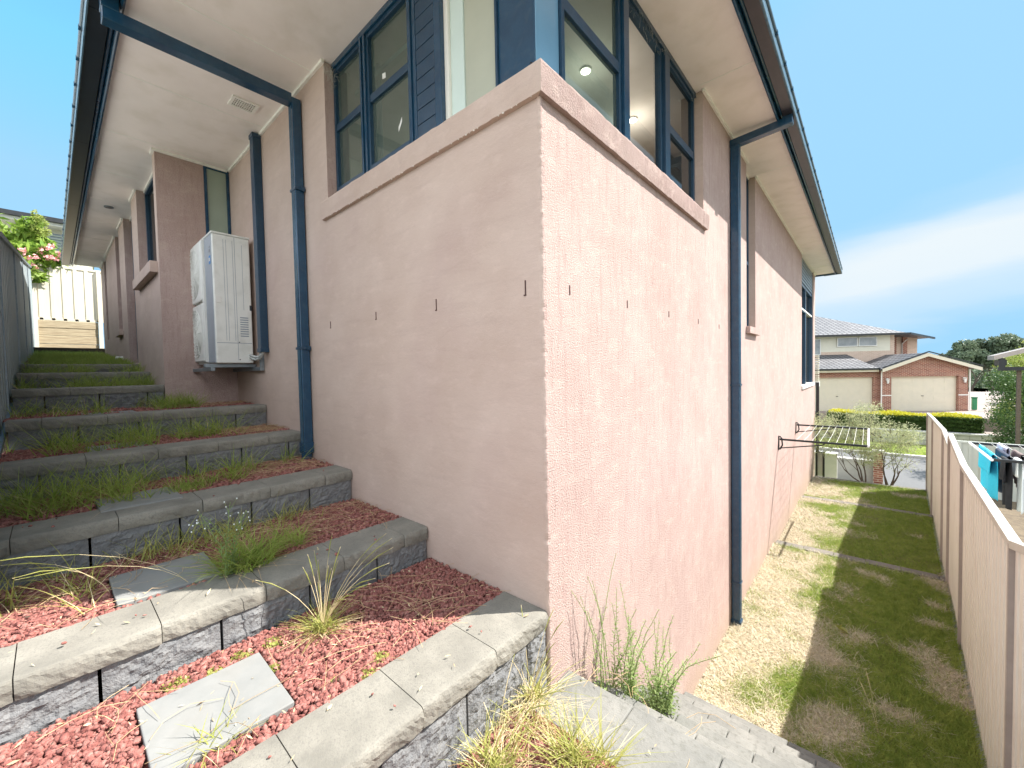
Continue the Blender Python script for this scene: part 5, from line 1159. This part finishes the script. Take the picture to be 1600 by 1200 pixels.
# ---- near street bits: low walls, pillar, black frame
t = thing('letterbox_wall', 'low pale block wall seen through the shrub stems', 'wall', (.9, 18, -2.7)); build('wall', MB().box(.30, 1.48, 17.9, 18.15, -2.8, -1.95), M['concrete'], t); build('coping', MB().box(.28, 1.5, 17.87, 18.18, -1.95, -1.88), M['concrete'], t)
t = thing('brick_pillar', 'slim brick pillar behind the shrub stems, at the end of the low wall', 'pillar', (1.48, 17.7, -2.7)); build('shaft', MB().box(1.34, 1.60, 17.6, 17.86, -2.8, -1.5), M['brick_far'], t); build('cap', MB().box(1.30, 1.64, 17.56, 17.9, -1.5, -1.44), M['concrete'], t)
t = thing('low_gate', 'dark metal gate frame standing past the far corner of the house wall', 'gate', (.12, 13.6, -1.7))
for x in (.03, .20): build('post', MB().box(x-.025, x+.025, 13.55, 13.6, -1.75, -.97), M['black_metal'], t)
build('rail', MB().box(.06, .17, 13.56, 13.59, -1.02, -.975), M['black_metal'], t); build('infill', MB().box(.056, .174, 13.565, 13.585, -1.7, -1.03), M['concrete'], t)
t = thing('driveway_wall', 'pale sloping driveway wall beyond the dark gate frame', 'wall', (-.4, 16, -2.4)); build('wall', MB().box(-3.0, .38, 16.5, 16.7, -2.9, -1.55), M['concrete'], t); build('coping', MB().box(-3.0, .40, 16.46, 16.74, -1.55, -1.50), M['white'], t)

# ---- patio roof of the neighbour
t = thing('patio_roof', 'dark-edged patio roof on a slim post beyond the washing', 'patio roof', (4.6, 16, -1.6))
mb = MB(); mb.add([(3.78, 15.5, 1.66), (9.5, 15.5, 3.5), (9.5, 16.9, 3.5), (3.86, 16.9, 1.66), (3.78, 15.5, 1.78), (9.5, 15.5, 3.62), (9.5, 16.9, 3.62), (3.86, 16.9, 1.78)], [(0, 3, 2, 1), (4, 5, 6, 7), (0, 1, 5, 4), (1, 2, 6, 5), (2, 3, 7, 6), (3, 0, 4, 7)]); build('roof_sheet', mb, M['fence_post'], t)
mb = MB(); mb.box(3.88, 9.3, 15.62, 15.70, 1.36, 1.46); mb.box(3.98, 4.04, 15.7, 16.8, 1.50, 1.66); mb.box(3.88, 3.99, 15.55, 15.62, 1.36, 1.70); build('beam', mb, M['black_metal'], t)
build('post', MB().box(4.22, 4.30, 15.70, 15.78, -2.2, 1.36), M['bark'], t)
# ---- tall hedge and trees
def bush(name, label, cents, n, s, mtn, seed, cat_='shrub', trunk=None, group=None, loc=None, asp=.5, flat=0, zs=1, flowers=None):
    t = thing(name, label, cat_, loc or (cents[0][0], cents[0][1], cents[0][2]-cents[0][3]), group)
    V, F_ = leaves(cents, n, 1, s, asp, seed, flat, zs); build_np('crown', V, F_, M[mtn], t)
    if trunk:
        mb = MB(); random.seed(seed)
        for p, d, ln, r_ in trunk: branchy(mb, p, d, ln, r_, 3, .6)
        build('trunk', mb, M['bark'], t)
    return t
def blob(x0, x1, y0, y1, z0, z1, n, r0, r1, seed):
    g = random.Random(seed); return [(g.uniform(x0, x1), g.uniform(y0, y1), g.uniform(z0, z1), g.uniform(r0, r1)) for _ in range(n)]
bush('tall_hedge', 'tall dark leafy hedge filling the gap between the brick house and the patio roof', blob(4.95, 9.5, 22.3, 24.5, -2.0, 1.0, 130, .35, .6, 1), 34000, .085, 'leaf_dark', 1, 'hedge', loc=(6.5, 23, -2.4))
bush('garden_tree', 'sunlit yellow-green bushy tree rising above the tall hedge', blob(6.0, 10.5, 26, 29, -1.2, 2.1, 60, .5, .8, 2), 16000, .12, 'leaf_palm', 2, 'tree', loc=(8, 27, -2), trunk=[((8, 27, -2.5), (0, 0, 1), 2.2, .14)])
bush('cordyline', 'spiky pale green plant above the gable end of the garage', blob(9.5, 12, 44, 46, 1.0, 2.3, 10, .5, .8, 3), 1400, .5, 'leaf_palm', 3, 'tree', loc=(10.5, 45, -1.5), asp=.12, trunk=[((10.5, 45, -2), (0, 0, 1), 2.5, .1)])
tr = [('eucalypt_tree', 'broad dark gum tree on the skyline, highest of the far trees', 13.8, 82, 1.0, 6.2, 2.6, 30, 11), ('eucalypt_tree', 'rounded gum tree on the skyline just right of the brick house', 11.2, 80, .6, 4.9, 1.9, 22, 12),
      ('eucalypt_tree', 'far gum tree above the patio roof, at the right edge', 17.2, 84, 1.0, 5.9, 3.2, 24, 13), ('eucalypt_tree', 'low gum tree far off behind the right end of the brick roof', 9.0, 86, -.5, 3.4, 1.5, 14, 14), ('eucalypt_tree', 'gum tree filling the far skyline behind the patio roof', 24.5, 84, .5, 5.4, 3.5, 24, 15)]
for nm, lb_, x, y, zb, zt, rr, nb, sd_ in tr:
    g = random.Random(sd_); cs = []
    for _ in range(nb):
        a = g.uniform(0, 6.283); q = rr*math.sqrt(g.random()); zz = zb+(zt-.5-zb)*(1-(q/rr)**2*.7)*g.uniform(.45, 1.0); cs.append((x+math.cos(a)*q, y+math.sin(a)*q, zz, g.uniform(.7, 1.2)))
    bush(nm, lb_, cs, 9000, .42, 'leaf_far', sd_, 'tree', trunk=[((x, y, -3), (.05, 0, 1), 2.4, .25), ((x+.2, y, -3), (.3, 0, 1), 2.2, .2)], group='gum trees on the skyline', loc=(x, y, -3), zs=.75)
cs = blob(-5, 60, 92, 110, -2.5, 1.5, 160, 1.5, 3.2, 31); V, F_ = leaves(cs, 22000, 1, .6, .5, 32, zs=.7); tag(build_np('distant_woodland', V, F_, M['leaf_far']), kind='stuff')

# ---- uphill: neighbour house, frangipani, tree
t = thing('uphill_house', 'cream neighbouring house with a flat metal roof above the end of the passage', 'house', (-18, -3, 3))
build('wall', MB().box(-24, -17.2, -9, -.6, 2.5, 6.15), M['cream_wall'], t); build('fascia', MB().box(-24, -16.75, -9.3, -.3, 6.15, 6.32), M['white'], t)
build('gutter', MB().box(-16.75, -16.62, -9.3, -.3, 6.24, 6.36), M['black_metal'], t)
mb = MB(); mb.add([(-16.7, -9.4, 6.365), (-16.7, -.2, 6.365), (-20, -.2, 7.0), (-20, -9.4, 7.0), (-24, -9.4, 6.3), (-24, -.2, 6.3)], [(0, 1, 2, 3), (3, 2, 5, 4)]); build('roof', mb, M['fence_cap'], t)
for (a, b, lo) in ((-2.15, -1.62, 5.2), (-1.5, -1.02, 5.2)):
    w_ = build('window', MB().box(-17.198, -17.15, a, b, lo, 6.02), M['galv'], t); q = MB()
    for k in range(9): q.box(-17.148, -17.12, a+.04, b-.04, lo+.05+k*.085, lo+.09+k*.085)
    build('blind', q, M['glass_obscure'], w_)
fr = thing('frangipani_tree', 'leafy frangipani with pink blossom spilling over the left fence', 'tree', (-15.6, -2.6, 2.4))
random.seed(2); mb = MB(); ends = []
branchy(mb, (-15.9, -2.7, 2.4), (.1, .3, 1), 1.5, .07, 3, .7, 0, ends); branchy(mb, (-15.7, -2.3, 2.4), (.2, .4, 1), 1.6, .06, 3, .7, 0, ends); build('trunk', mb, M['bark'], fr)
cs = blob(-15.9, -15.2, -2.75, -1.55, 4.4, 5.75, 46, .16, .30, 5)+blob(-15.3, -14.8, -1.75, -1.25, 4.6, 5.1, 14, .12, .2, 7)+blob(-15.1, -14.4, -2.1, -1.72, 4.2, 5.1, 14, .12, .2, 8)
V, F_ = leaves(cs, 2600, 1, .28, .27, 6, flat=.2, droop=.15); build_np('foliage', V, F_, M['leaf_frangi'], fr)
cs = blob(-14.9, -14.6, -1.7, -1.2, 4.75, 5.2, 7, .06, .10, 9)+blob(-14.8, -14.4, -1.95, -1.7, 4.4, 4.9, 7, .06, .1, 10); V, F_ = leaves(cs, 360, 1, .06, .7, 11); build_np('blossom', V, F_, M['flower'], fr)
V, F_ = leaves(blob(-15.2, -14.9, -1.85, -1.5, 5.45, 6.1, 9, .08, .14, 12), 600, 1, .06, .5, 13); build_np('flower_spike', V, F_, M['leaf_palm'], fr)
bush('uphill_tree', 'pale gum tree showing above the uphill roof at the left edge', blob(-31, -29, -6.2, -4.2, 8.8, 11.6, 14, .5, .9, 21), 3200, .16, 'leaf_far', 21, 'tree', loc=(-30, -5.5, 3), trunk=[((-30, -5.8, 3), (0, 0, 1), 5.5, .2)])
